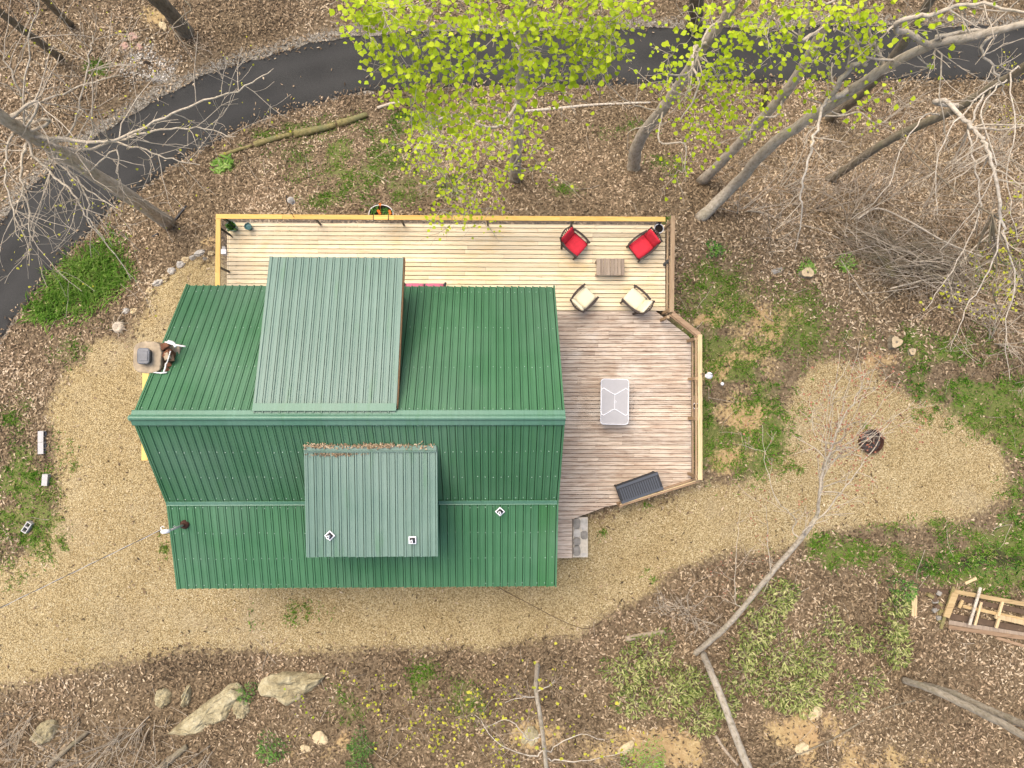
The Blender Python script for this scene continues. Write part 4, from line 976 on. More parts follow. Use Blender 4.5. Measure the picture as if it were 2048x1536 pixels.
# fire pit
q = G(1737, 882); t = thing("fire_pit", "round rusty fire pit full of ash and sticks on the gravel", "fire pit", q)
MB().lathe([(.36, 0), (.405, .22), (.415, .23), (.40, .24), (.385, .22), (.34, .02)], n=28).build("ring", 'rust', t)
MB().lathe([(.38, .10), (.22, .13), (.1, .12), (0, .14)], n=20).build("ash_bed", 'ash', t)
for i in range(14):
    a = random.uniform(0, 6.3); r = random.uniform(0, .22); ln = random.uniform(.12, .3); b = random.uniform(0, 6.3)
    MB().tube([(r * math.cos(a), r * math.sin(a), .15 + .004 * i), (r * math.cos(a) + ln * math.cos(b), r * math.sin(a) + ln * math.sin(b), .19 + .004 * i)], [.018, .012], 6).build("stick", ['ash', 'rust', 'beam', 'twig_brown'][i % 4], t)
# stumps
def stump(px, py, r, h, label, mat='bark_dark', ecc=1.0, tri=False):
    q = G(px, py); t = thing("tree_stump", label, "stump", q)
    n = 22; pr = [r * (1 + .1 * math.sin(3 * a + px) * (1.6 if tri else 1) + .05 * math.sin(5 * a)) for a in np.linspace(0, 2 * math.pi, n, endpoint=False)]
    V = []; Fs = []
    for z, k in ((-.1, 1.45), (.04, 1.2), (h * .6, 1.02), (h, 1.0)):
        V += [(pr[i] * k * math.cos(2 * math.pi * i / n) * ecc, pr[i] * k * math.sin(2 * math.pi * i / n), z) for i in range(n)]
    for l_ in range(3): Fs += [(l_ * n + i, l_ * n + (i + 1) % n, (l_ + 1) * n + (i + 1) % n, (l_ + 1) * n + i) for i in range(n)]
    MB().add(V, Fs).build("bark", mat, t, smooth=True)
    MB().add([(v[0] * .98, v[1] * .98, h + .001) for v in V[-n:]] + [(0, 0, h - .006)], [(i, (i + 1) % n, n) for i in range(n)]).build("cut_face", 'cut_wood', t)
    MB().lathe([(r * .25, h + .003), (0, h + .004)], n=9).build("heart", 'bark_dark', t)
stump(1786, 685, .19, .22, "larger pale cut stump of the pair at the lawn edge", tri=True)
stump(1822, 703, .12, .1, "smaller round cut stump of the pair at the lawn edge")
stump(1612, 546, .17, .15, "pale stump with grass tuft in the leaf litter", ecc=1.3)
q = G(240, 655); t = thing("root_stump", "old grey root stump with tangled roots at the gravel edge", "stump", q, world=True)
rg = random.Random(4); rsb = MB()
rsb.lathe([(.26, -.1), (.22, .1), (.16, .22), (.1, .2), (0, .14)], q, 12); rsb.build("stump_body", 'twig', t, smooth=True)
for i in range(13):
    a = rg.uniform(0, 6.28); l_ = rg.uniform(.3, .6)
    MB().tube(spline([q + np.array([.1 * math.cos(a), .1 * math.sin(a), .12]), q + np.array([l_ * .5 * math.cos(a + .2), l_ * .5 * math.sin(a + .2), .13]), q + np.array([l_ * math.cos(a), l_ * math.sin(a), .0])], 4), [.04] * 4 + [.025] * 4 + [.012], 6).build("root", 'twig_brown' if i % 2 else 'bark_dark', t, smooth=True)
# cinder blocks
def cinder(px, py, rz, label, up=False, side=0):
    q = G(px, py); t = thing("cinder_block", label, "cinder block", q, rz, "concrete blocks in the grass by the gravel")
    hx, hy, hz = .095, .195, .19
    b = MB()
    if up:   # two cells facing the sky
        for x in (-hx + .017, hx - .017): b.box((x, 0, .1), (.034, .39, .2))
        for y in (-hy + .017, 0, hy - .017): b.box((0, y, .1), (.19 - .068, .034, .198))
    else:    # cells facing sideways (+x)
        for z in (.017, .173): b.box((0, 0, z), (.19, .39, .034))
        for y in (-hy + .017, 0, hy - .017): b.box((0, y, .095), (.188, .034, .122))
        b.box((-hx + .02, 0, .095), (.03, .32, .12))
    b.build("block_shell", 'concrete', t, bevel=.006)
cinder(88, 873, 0, "concrete block touching another, cells facing the gravel, uphill one"); cinder(88, 896, math.radians(1), "concrete block touching another, cells facing the gravel, lower one")
cinder(96, 959, math.pi + math.radians(-4), "lone concrete block lying flat with plain top"); cinder(60, 1053, math.radians(-33), "tilted concrete block with both cells facing up in the grass", True)
# rocks
def rock(px, py, rx, ry, h, rz, mat, label, seed, cat="boulder", name="boulder", group=None, sink=.35, poly=None):
    q = G(px, py); k = (HC - q[2]) / F; n = 40; m = 14; V = []; Fs = []
    for j in range(m):
        f = j / (m - 1); ph = f * math.pi / 2
        for i in range(n):
            a = 2 * math.pi * i / n
            if poly:
                pa = poly_r(poly, a) * 1.12
                r0 = pa * k
            else: r0 = 1 / math.sqrt((math.cos(a) / (rx * k)) ** 2 + (math.sin(a) / (ry * k)) ** 2)
            rr = r0 * math.cos(ph) ** .55
            x, y, z = rr * math.cos(a), rr * math.sin(a), h * math.sin(ph) ** .9
            nz = mnoise.noise(Vector((x * 1.6 / (rx * k), y * 1.6 / (ry * k), z * 2 + seed * 7.1))); n2 = mnoise.noise(Vector((x * 4.2 / (rx * k), y * 4.2 / (ry * k), seed * 3.3)))
            n3 = mnoise.noise(Vector((x * 9, y * 9, z * 9 + seed))); s = 1 + .15 * nz + .10 * n2 + .05 * n3; V.append((x * s, y * s, z * (1 + .6 * nz + .35 * n2 + .15 * n3) - h * sink * (1 - f)))
    for j in range(m - 1): Fs += [(j * n + i, j * n + (i + 1) % n, (j + 1) * n + (i + 1) % n, (j + 1) * n + i) for i in range(n)]
    o = MB().add(V, Fs).build(name, mat, smooth=False); o.location = q; o.rotation_euler = (0, 0, rz)
    return tag(o, label, cat, group)
def poly_r(poly, a):
    c, s = math.cos(a), math.sin(a); best = 1.0
    for (x0, y0), (x1, y1) in zip(poly, poly[1:] + poly[:1]):
        den = c * (y1 - y0) - s * (x1 - x0)
        if abs(den) < 1e-9: continue
        r = (x0 * (y1 - y0) - y0 * (x1 - x0)) / den; u = (x0 * s - y0 * c) / den
        if r > 0 and -1e-6 <= u <= 1 + 1e-6: best = max(best, r)
    return best
rp1 = [(x - 418, 1422 - y) for x, y in ((350, 1452), (378, 1432), (420, 1402), (452, 1376), (474, 1374), (480, 1392), (455, 1428), (436, 1452), (400, 1464), (365, 1464))]
rp2 = [(x - 580, 1374 - y) for x, y in ((522, 1362), (545, 1350), (590, 1348), (640, 1354), (632, 1370), (600, 1392), (575, 1402), (535, 1388))]
rock(418, 1422, 60, 45, .35, 0, 'rock', "long angular tan rock outcrop pointing at the gravel", 1, poly=rp1)
rock(580, 1374, 58, 26, .32, 0, 'rock', "broad tan rock outcrop with leaf streaks next to the gravel", 2, poly=rp2)
rock(482, 1416, 17, 19, .22, .3, 'rock', "small rounded rock between the two tan outcrops", 3)
rock(375, 1393, 8, 22, .3, -.1, 'rock', "narrow upright pale rock above the angular outcrop", 4)
rock(326, 1396, 17, 18, .2, .5, 'rock', "dull brown rounded rock half buried in leaves", 5)
rock(90, 1465, 26, 20, .25, .7, 'rock', "flat mossy rock under the bare twigs", 6)
SG = "stones edging the gravel"
for i, (x, y, a, b, m, r) in enumerate([(400, 507, 12, 7, 'stone_pale', .35), (387, 516, 7, 6, 'stone_pale', .5), (362, 530, 10, 8, 'stone_pale', .6), (344, 543, 9, 8, 'stone_pale', 0), (318, 566, 12, 7, 'stone_pale', .4), (333, 558, 7, 5, 'stone_tan', .4), (372, 521, 9, 7, 'stone_tan', .3),
                                           (254, 623, 8, 7, 'stone_pale', .2), (270, 624, 8, 8, 'stone_tan', .6), (405, 526, 4, 4, 'stone_tan', .1), (412, 519, 4, 4, 'stone_pale', .4), (418, 523, 4, 3, 'stone_tan', .2), (302, 584, 10, 8, 'stone_tan', .5), (425, 508, 8, 6, 'stone_tan', .1)]):
    rock(x, y, a, b, .14, r, m, ("pale grey" if m == 'stone_pale' else "yellowish tan") + " edging stone beside the gravel near the deck corner", 20 + i, "stone", "edging_stone", SG + (" pale" if m == 'stone_pale' else " tan"))
for i, (x, y, a, b, m, lb) in enumerate([(266, 73, 11, 9, 'stone_pink', "pink stone slab in the leaves"), (248, 92, 9, 8, 'stone_pink', "pink stone slab in the leaves"), (278, 95, 8, 7, 'stone_pink', "pink stone slab in the leaves"), (326, 52, 12, 7, 'stone_tan', "tan flat stone beside the leaning trunk"), (295, 128, 9, 6, 'soil', "dark clump on the white gravel patch"), (312, 158, 10, 7, 'stone', "grey stone on the white gravel patch"),
                                           (1625, 286, 7, 6, 'stone_tan', "small tan stone in leaves beside the dark leaning trunk"), (1360, 0, 1, 1, 'stone', ""), (1630, 1430, 12, 20, 'stone_tan', "yellow clay stone on the bare bank"), (1605, 1500, 16, 14, 'stone_tan', "broken yellow clay rock low on the bare bank"), (1250, 1500, 24, 10, 'stone_tan', "wide yellow rock on the bare bank edge"), (1060, 1478, 26, 16, 'rock', "pale rock behind the thin grey trunk"), (640, 1480, 18, 14, 'stone_tan', "yellow clay rock below the two tan outcrops"), (610, 1500, 12, 10, 'stone_tan', "smaller yellow clay rock below the two tan outcrops"), (1555, 541, 16, 6, 'stone', "flat mossy grey stone slab in the leaf litter")]):
    if lb: rock(x, y, a, b, .06, i * .7, m, lb, 50 + i, "stone", "stone", "pink stones across the road" if 'pink' in lb else None)
# logs
def log(pts, r, mat, label, name="log", seg=None, group=None, cat="log", taper=.7):
    pp = spline([G(a, b, r * .6) for a, b in pts], 5); pp[:, 2] += RNG.normal(0, r * .08, len(pp))
    o = MB().tube(pp, np.linspace(r, r * taper, len(pp)) * (1 + RNG.normal(0, .06, len(pp))), 9).build(name, mat, smooth=True)
    return tag(o, label, cat, group)
LG = "mossy logs lining the bank above the road"
log([(440, 314), (470, 303), (505, 292)], .09, 'moss_log', "thin mossy log at the bank's lower end, nearest the bare tree", group=LG)
log([(510, 291), (548, 279), (585, 270)], .13, 'moss_log', "short mossy log with pale end in the bank row", group=LG)
log([(590, 270), (632, 262), (672, 252)], .16, 'moss_log', "thick yellow mossy log in the middle of the bank row", group=LG)
log([(676, 250), (705, 241), (735, 231)], .15, 'moss_log', "brown mossy log at the end under the lime leaves", group=LG)
log([(755, 217), (785, 208), (812, 203)], .07, 'twig', "thin pale log partly under the lime leaves", group=LG)
log([(1040, 224), (1110, 218), (1180, 211), (1260, 207), (1300, 206)], .06, 'bark_pale', "long pale fallen branch lying below the road", "fallen_branch", cat="branch")
log([(1762, 512), (1772, 530), (1784, 555)], .15, 'moss_log', "short mossy log poking out of the brush pile")
log([(1250, 1277), (1290, 1268), (1330, 1262)], .10, 'twig_brown', "grey rotten log at the gravel edge by the bank")
log([(100, 1530), (135, 1497), (178, 1462)], .10, 'bark_dark', "grey lichen covered log under pale twigs far from the outcrops")
log([(318, 1540), (345, 1515), (376, 1490)], .13, 'bark_dark', "thick grey log below the angular outcrop")
log([(1430, 1470), (1450, 1500), (1475, 1530)], .06, 'twig_brown', "thin brown branch lying beside the white trunk", "fallen_branch", cat="branch")
log([(1540, 1530), (1660, 1480), (1760, 1420), (1830, 1400)], .035, 'bark_dark', "long thin dark branch lying on the bare bank", "fallen_branch", cat="branch")
log([(345, 448), (358, 432), (374, 412)], .05, 'black', "black drain pipe lying by the bare tree's foot", "drain_pipe", cat="pipe", taper=1)
log([(305, 475), (318, 468)], .05, 'black', "short black pipe end in the leaves by the deck corner", "drain_pipe", cat="pipe", taper=1)
# salvaged timber
def plank(a, b, w, mat, label, z=.06, th=.05, name="plank"):
    p, q_ = G(*a), G(*b); zz = max(p[2], q_[2]) + z
    o = MB().beam((p[0], p[1], zz), (q_[0], q_[1], zz), w, th).build(name, mat, bevel=.004)
    return tag(o, label, "plank", "salvaged timber planks")
plank((1826, 1172), (1826, 1231), .19, 'pale_rail', "clean pale plank lying alone beside the timber frame")
plank((1792, 1165), (1793, 1190), .08, 'old_rail', "short thin plank near the lance leaf shrub")
plank((1928, 1166), (1950, 1155), .09, 'pale_rail', "short pale offcut at the ivy edge")
plank((1837, 1178), (1895, 1184), .12, 'beam', "dark rotten plank behind the alone pale plank", .04)
plank((1893, 1252), (2070, 1278), .13, 'old_rail_x', "long grey plank in front of the timber frame", .1)
plank((1895, 1243), (2070, 1272), .15, 'grey_slat', "dark green grey plank tucked behind the long grey plank", .06)
plank((1990, 1274), (2045, 1291), .1, 'old_rail_x', "brown plank end lowest of the timber heap", .04)
plank((1949, 1170), (1927, 1244), .085, 'bark_pale', "white weathered stick lying across the timber frame", .3)
plank((1953, 1200), (1940, 1246), .08, 'pale_rail', "pale stick beside the white weathered stick", .24)
plank((1900, 1170), (1874, 1254), .10, 'moss_log', "mossy batten along the frame's end", .2)
t = thing("wooden_pallet", "salvaged yellow timber frame with cross pieces lying in the leaves", "timber frame", G(1970, 1215), world=True)
zf = g1(*G(1970, 1215)[:2]) + .16
def fr(a, b, w, mat, nm="rail", dz=0.): 
    p, q_ = P(*a, zf + dz), P(*b, zf + dz); MB().beam(p, q_, w, .06).build(nm, mat, t)
fr((1905, 1182), (2070, 1212), .14, 'tan_plank'); fr((1925, 1212), (2070, 1244), .11, 'tan_plank', dz=-.02); fr((1990, 1232), (2070, 1250), .16, 'pale_rail', dz=.03)
fr((1910, 1186), (1892, 1234), .22, 'tan_plank', "end_board", .065); fr((2005, 1203), (1996, 1232), .09, 'pale_rail', "cross_piece", .065); fr((1998, 1236), (1992, 1256), .09, 'pale_rail', "cross_piece", .07)
fr((1925, 1200), (1918, 1216), .09, 'tan_plank', "cross_piece", .065); fr((1910, 1195), (2070, 1228), .16, 'beam', "under_board", -.08); fr((1900, 1232), (2070, 1262), .2, 'beam', "under_board", -.08)
t = thing("block_pile", "tumbled mossy grey stone pile at the timber frame's end", "stone pile", G(1872, 1215), world=True)
for i in range(11):
    q = G(1868 + random.uniform(-10, 14), 1185 + i * 5.5); MB().box(q + np.array([0, 0, .06]), (random.uniform(.15, .25), random.uniform(.1, .16), .14), R=Euler((random.uniform(-.2, .2), random.uniform(-.2, .2), random.uniform(0, 3))).to_matrix()).build("stone", ['stone', 'moss_log', 'beam'][i % 3], t, bevel=.02)
# ------------------------------------------------------------------ trees
def unit(v): return v / (np.linalg.norm(v) + 1e-9)
def grow(mb, p, d, L, r, depth, rg, tips, n=5, wig=.22, up=.05, kids=3, sides=5):
    pts = [np.array(p, float)]; d = unit(np.array(d, float)); c = rg.normal(0, .10, 3)
    for i in range(n):
        d = unit(d + rg.normal(0, wig, 3) * .6 + c * .5 + np.array([0, 0, up])); pts.append(pts[-1] + d * L / n)
    rr = np.linspace(r, max(r * .4, .005), n + 1)
    mb.tube(pts, rr, sides if depth > 0 else 4, False); tips.append(pts[-1])
    if depth > 0:
        for k in range(kids):
            i = rg.integers(1, n); q = pts[i]; a = unit(pts[i + 1] - pts[i]); s = unit(np.cross(a, rg.normal(0, 1, 3)))
            grow(mb, q, a * .75 + s * rg.uniform(.55, 1.0), L * rg.uniform(.35, .62), rr[i] * .6, depth - 1, rg, tips, max(3, n - 1), wig, up, kids, sides)
def leaf_polys(c, rg, size, tilt=.42, flat=True):
    """(n,6,3) broad lobed leaves centred at points c"""
    n = len(c); th = rg.uniform(0, 2 * np.pi, n); s = size * rg.uniform(.5, 1.3, n)
    sh = np.array([(-.5, 0, 0), (-.32, .36, .06), (.30, .50, -.02), (.36, 0, .05), (.30, -.50, -.02), (-.32, -.36, .06)])
    e1 = np.stack([np.cos(th), np.sin(th), rg.normal(0, tilt * .5, n)], -1); e1 /= np.linalg.norm(e1, axis=1)[:, None]
    nn = np.stack([rg.normal(0, tilt, n), rg.normal(0, tilt, n), np.ones(n)], -1); e2 = np.cross(nn, e1); e2 /= np.linalg.norm(e2, axis=1)[:, None]; e3 = np.cross(e1, e2)
    return c[:, None, :] + s[:, None, None] * (sh[None, :, 0, None] * e1[:, None] + sh[None, :, 1, None] * e2[:, None] + sh[None, :, 2, None] * e3[:, None])
def leaf_obj(name, Q, mat, tint, parent):
    n, k, _ = Q.shape; o = bulk(name, Q.reshape(-1, 3), np.arange(n * k).reshape(n, k), M[mat], tint=np.repeat(tint, k))
    if parent is not None:
        o.parent = parent
        if parent.name in PW: o.matrix_parent_inverse = PW[parent.name]
    return o
class Tree:
    def __init__(s, label, base, path, r0, r1, mat='bark', tw='twig', seed=1, name="tree", cat="tree", flare=1.25, group=None):
        s.rg = np.random.default_rng(seed); b = G(*base); s.b = b
        s.o = thing(name, label, cat, tuple(b), group=group, world=True); s.tw = tw; s.mat = mat
        pts = [b + np.array([0, 0, -.15])] + [P(*p) for p in path]; s.path = spline(pts, 6); m = len(s.path)
        s.path[1:-1] += s.rg.normal(0, r0 * .05, (m - 2, 3))
        rr = np.linspace(r0, r1, m); rr[0] *= flare; rr[1] *= 1 + (flare - 1) * .4; rr *= 1 + s.rg.normal(0, .025, m)
        MB().tube(s.path, rr, 12 if r0 > .1 else 7).build("trunk", mat, s.o, smooth=True)
        s.rr = rr; s.lb = MB(); s.tb = MB(); s.tips = []; s.Q = []; s.nodes = [(q_, r_) for q_, r_ in zip(s.path[len(s.path) // 4:], rr[len(s.path) // 4:])]
    def near(s, p):
        i = int(np.argmin(np.linalg.norm(s.path - p, axis=1) + .4 * np.maximum(s.path[:, 2] - p[2] + .6, 0))); return i
    def limb(s, pts, r0, r1, twigs=0, L=1.0, depth=1, world=False, start=True, mat=None):
        q = [np.array(p) for p in pts] if world else [P(*p) for p in pts]
        if start: i = s.near(q[0]); q = [s.path[i]] + q
        c = spline(q, 5); m = len(c); c[1:-1] += s.rg.normal(0, .02, (m - 2, 3)); rr = np.linspace(r0, r1, m)
        MB().tube(c, rr, 7, False).build("limb", mat or s.mat, s.o, smooth=True)
        for k in range(twigs):
            i = s.rg.integers(max(1, m // 5), m - 1); a = unit(c[i + 1] - c[i] if i + 1 < m else c[i] - c[i - 1]); v = unit(np.cross(a, s.rg.normal(0, 1, 3)))
            grow(s.tb, c[i], a * .8 + v, L * s.rg.uniform(.5, 1.15), rr[i] * .55, depth, s.rg, s.tips)
        s.tips.append(c[-1]); return c
    def cluster(s, px, py, z, rx, ry, n, size, mat_r=.03, tw=3, zr=.5, limb=True, conn=None):
        c = P(px, py, z); k = (HC - z) / F
        if limb:
            if conn is None:
                best = min(s.nodes, key=lambda nd: np.linalg.norm(nd[0] - c) + .5 * max(nd[0][2] - c[2] + .3, 0) + (0 if nd[1] < .05 else -.25)); p0, rp0 = best
            else: p0, rp0 = np.array(conn), .03
            L = np.linalg.norm(c - p0); q1 = p0 + (c - p0) * .35 + s.rg.normal(0, .10 * L, 3); q2 = p0 + (c - p0) * .7 + s.rg.normal(0, .10 * L, 3) + np.array([0, 0, .06 * L])
            cc = spline([p0, q1, q2, c], 5); ra = min(.010 + .012 * L, rp0 * .8)
            s.lb.tube(cc, np.linspace(ra, ra * .55, len(cc)), 5, False)
            s.nodes += [(cc[8], ra * .75), (c, ra * .55)]
        pts = c + np.stack([s.rg.normal(0, rx * k * .5, n), s.rg.normal(0, ry * k * .5, n), s.rg.normal(0, zr, n)], -1)
        for j in range(tw):
            q = pts[s.rg.integers(0, n)]; v = q - c; grow(s.tb, c, v + np.array([0, 0, .1]), np.linalg.norm(v) * 1.25 + .1, .008, 1, s.rg, s.tips, 4, .25, .0, 2, 4)
        s.Q.append(leaf_polys(pts, s.rg, size))
    def done(s, leafmat='lime'):
        if s.lb.f: s.lb.build("branches", s.mat, s.o, smooth=True)["kind"] = "stuff"
        if s.tb.f: s.tb.build("twigs", s.tw, s.o, smooth=True)["kind"] = "stuff"
        if s.Q:
            Q = np.concatenate(s.Q); leaf_obj("crown", Q, leafmat, np.clip(s.rg.beta(2.2, 1.8, len(Q)), 0, 1), s.o)["kind"] = "stuff"
        return s.o
    def buds(s, n, size, spread=.25, frac=1.0):
        t = np.array(s.tips); c = t[s.rg.integers(0, len(t), n)] + s.rg.normal(0, spread, (n, 3)); s.Q.append(leaf_polys(c, s.rg, size, 1.0))

# bare tree leaning over the road bend
T = Tree("bare grey tree leaning over the road bend, its crown full of thin budding branches", (337, 447), [(250, 388, 2.0), (160, 330, 4.5), (95, 288, 6.2), (40, 258, 7.3), (-60, 190, 9.2), (-140, 130, 11)], .23, .11, 'bark', 'twig', 11)
B = lambda *pts: [(x, y, z) for x, y, z in pts]
for pts, r, tw in [
    (B((120, 280, 7.2), (191, 284, 7.6), (240, 276, 7.9), (328, 236, 8.3), (410, 202, 8.6), (492, 174, 8.8), (547, 137, 8.9)), .05, 9),
    (B((150, 300, 6.6), (239, 280, 7.2), (310, 262, 7.6), (393, 256, 7.9), (472, 273, 8.0)), .045, 9),
    (B((130, 280, 7.0), (260, 290, 7.4), (330, 315, 7.6), (400, 330, 7.6)), .035, 7),
    (B((100, 240, 7.4), (20, 237, 7.2), (80, 205, 7.6), (160, 172, 7.8), (240, 150, 7.9)), .045, 6),
    (B((75, 200, 8.2), (50, 250, 7.8), (60, 80, 8.6), (78, 0, 9)), .04, 7),
    (B((60, 300, 7.0), (100, 345, 7.2), (140, 380, 7.4), (170, 430, 7.4), (210, 480, 7.2)), .045, 8),
    (B((50, 300, 7.0), (40, 350, 7.3), (52, 400, 7.5), (60, 470, 7.4), (55, 520, 7.2)), .04, 9),
    (B((180, 340, 5.0), (230, 300, 5.4), (236, 345, 5.3), (240, 365, 5.2)), .03, 3),
    (B((90, 300, 6.6), (130, 340, 6.8), (190, 390, 6.9), (240, 420, 6.9)), .035, 7),
    (B((135, 270, 7.0), (160, 200, 7.6), (180, 110, 8.0), (185, 70, 8.0)), .035, 6),
    (B((60, 250, 7.2), (40, 180, 7.8), (10, 120, 8.2), (-30, 60, 8.5)), .04, 6),
    (B((20, 280, 7.6), (10, 330, 7.9), (25, 420, 8.0), (40, 460, 7.9)), .035, 8),
    (B((120, 320, 6.0), (170, 380, 6.3), (180, 450, 6.2), (240, 520, 5.8), (262, 560, 5.5)), .03, 4)]:
    T.limb(pts, r * 1.0, .009, tw + 3, 1.5, 1)
T.buds(330, .05, .12); T.done('yellowleaf')

# lime poplar in the middle
T = Tree("poplar crowned with bright lime leaves over the road", (1030, 360), [(1033, 290, 1.2), (1040, 200, 4.2), (1048, 110, 6.8), (1052, 20, 9.0), (1058, -80, 11.0), (1062, -200, 12.6)], .21, .09, 'bark', 'twig', 21)
up = [(760, 30, 10.6), (735, 12, 11), (720, 55, 10.6), (830, 55, 10.6), (880, 100, 10.4), (790, 105, 10.2), (770, 150, 9.6), (835, 150, 9.8), (820, 195, 9.0), (860, 215, 8.6), (930, 60, 10.8), (900, 165, 9.4), (950, 125, 10.2), (1000, 50, 11), (1060, 105, 10.4), (1105, 50, 10.8), (1150, 105, 10.2),
      (1195, 140, 9.6), (1115, 165, 9.4), (1065, 185, 9.2), (1000, 215, 8.6), (940, 228, 8.2), (1240, 30, 10.6), (1200, 55, 10.4), (1180, 10, 11), (1275, 8, 10.8), (1050, 15, 11.2), (960, 15, 11), (880, 15, 11), (1020, 140, 9.8), (1215, 100, 9.8), (1140, 40, 10.8), (800, 15, 11.2), (850, 250, 7.6), (905, 245, 7.8), (1180, 75, 10.2), (1060, 65, 10.8), (700, -20, 11.2), (1000, -40, 11.5), (1150, -40, 11.5)]
up.sort(key=lambda t: abs(t[0] - 1045))
for (x, y, z) in up: T.cluster(x, y, z, 52, 44, 62, .108, tw=5, zr=.45)
for (x, y, z, n) in [(830, 300, 4.5, 26), (870, 285, 5.2, 36), (915, 300, 5, 30), (960, 270, 6, 36), (1000, 300, 5, 26), (1050, 250, 6.8, 30), (1060, 310, 4.6, 22), (940, 340, 4.2, 26), (870, 330, 4.2, 34), (835, 325, 4.2, 22), (990, 365, 3.4, 24), (905, 380, 3.2, 24), (950, 400, 2.8, 26), (880, 420, 2.5, 22), (980, 415, 2.6, 14), (925, 430, 2.4, 22), (893, 456, 2.2, 9), (965, 445, 2.2, 6), (1080, 335, 4, 10), (1015, 340, 4, 18)]:
    T.cluster(x, y, z, 46, 38, int(n * 1.5), .10, tw=4, zr=.3)
T.done('lime')

# beech with leaning crooked trunk
T = Tree("crooked pale grey trunk right of the lime poplar with sparse lime leaves", (1268, 338), [(1272, 300, -.9), (1290, 262, .6), (1322, 222, 2.6), (1362, 165, 4.6), (1408, 90, 6.8), (1455, 30, 8.2), (1500, -60, 10)], .235, .09, 'bark', 'twig', 31)
T.limb(B((1260, 205, 3.2), (1215, 165, 4.2), (1200, 130, 5)), .02, .005, 5, .6)
T.limb(B((1385, 110, 7.4), (1395, 180, 7.8), (1360, 240, 7.6)), .05, .012, 6, .9)
T.limb(B((1300, 250, 3.0), (1255, 265, 3.0), (1262, 320, 2.0)), .018, .006, 2, .4)
for (x, y, z, n) in [(1335, 150, 8.4, 20), (1345, 110, 8.8, 20), (1385, 70, 9.4, 22), (1420, 30, 9.8, 24), (1370, 190, 7.4, 18), (1430, 150, 8.4, 30), (1455, 115, 8.8, 32), (1480, 80, 9.2, 26), (1490, 160, 8, 26), (1410, 200, 7.2, 22), (1445, 225, 6.6, 24), (1400, 250, 5.8, 20), (1460, 260, 5.6, 20), (1430, 290, 4.6, 16), (1345, 240, 6, 10), (1370, 330, 3.2, 14), (1350, 350, 2.8, 10), (1480, 30, 9.8, 24), (1300, 165, 7.6, 8), (1465, 185, 7.6, 22)]:
    T.cluster(x, y, z, 42, 38, int(n * 1.5), .105, tw=3, zr=.35)
T.done('lime')

# right-hand stand
T = Tree("straight grey trunk rising behind the deck corner with lime leaf tufts at road level", (1403, 364), [(1480, 285, 1.6), (1567, 191, 5.0), (1610, 125, 6.4), (1645, 62, 7.8), (1700, -20, 9.6), (1760, -120, 11.4)], .175, .075, 'bark', 'twig', 41)
T.limb(B((1600, 80, 8), (1620, 30, 8.8), (1600, -40, 9.5)), .05, .015, 4, .9)
for (x, y, z, n) in [(1540, 40, 10, 26), (1575, 85, 9.4, 26), (1610, 30, 10, 30), (1640, 95, 9.2, 24), (1530, 80, 9.6, 22), (1600, 130, 8.4, 16), (1500, 260, 5.4, 14), (1530, 235, 6, 14), (1560, 15, 10.4, 26), (1520, 200, 7, 12)]:
    T.cluster(x, y, z, 42, 36, int(n * 1.5), .105, tw=3, zr=.35)
T.done('lime')
T = Tree("big grey trunk sweeping over the road with a long pale limb", (1399, 438), [(1470, 370, 1.0), (1539, 294, 4.4), (1615, 240, 6.3), (1690, 191, 8.2), (1768, 137, 9.6), (1861, 92, 10.9), (1980, 65, 11.7), (2080, 40, 12.3)], .19, .05, 'bark', 'twig', 51)
T.limb(B((1666, 195, 8.6), (1690, 150, 9.2), (1712, 128, 9.6), (1735, 130, 9.8)), .07, .035, 3, .8)
T.limb(B((1652, 200, 8.2), (1632, 263, 8.6), (1618, 320, 8.6), (1601, 386, 8.2), (1604, 430, 7.8), (1590, 500, 7)), .042, .010, 8, .8, mat='bark_pale')
T.limb(B((1790, 50, 11.4), (1860, 30, 11.8), (1950, 5, 12), (2050, 25, 12.4)), .06, .02, 5, 1)
T.limb(B((1880, 70, 11.2), (1990, 60, 11.5), (1960, 100, 11.4), (1990, 140, 11.2), (2010, 190, 11)), .045, .012, 6, .9)
T.limb(B((1740, 60, 10.2), (1730, 0, 10.8), (1750, -30, 11)), .04, .012, 4, .8)
T.limb(B((1880, 110, 11.0), (1885, 220, 10.6), (1888, 300, 10)), .02, .006, 6, .8)
for (x, y, z, n) in [(1680, 40, 10.4, 26), (1700, 90, 10, 26), (1740, 100, 10, 22), (1720, 20, 10.8, 22), (1655, 160, 8.8, 18), (1760, 45, 10.8, 16), (1740, 160, 9, 12), (1800, 60, 11, 12), (1720, 215, 7.6, 12), (1780, 185, 8, 7), (1860, 60, 11.4, 9), (1920, 20, 11.8, 9), (1740, 240, 7, 8), (1620, 200, 8, 14), (1870, 130, 10.6, 7)]:
    T.cluster(x, y, z, 40, 34, int(n * 1.6), .10, tw=3, zr=.35)
T.done('lime')
T = Tree("mossy dark trunk leaning over the brushy slope with hanging pale limb", (1658, 360), [(1720, 318, .4), (1785, 277, 2.0), (1902, 222, 4.4), (2000, 165, 6.2), (2100, 100, 8)], .15, .10, 'bark_dark', 'twig', 61)
T.limb(B((1870, 205, 5.2), (1895, 203, 5.6), (1929, 240, 6.2), (1960, 270, 6.4), (1980, 308, 6.6), (1997, 393, 6.6), (2003, 440, 6.4), (2008, 478, 6.2)), .075, .03, 14, 1.3, 1, mat='bark_pale')
T.limb(B((1940, 250, 6.2), (1945, 310, 6.4), (1960, 390, 6.2), (1955, 440, 6), (1905, 540, 5.6), (1850, 620, 5.2)), .03, .008, 8, 1, mat='bark_pale')
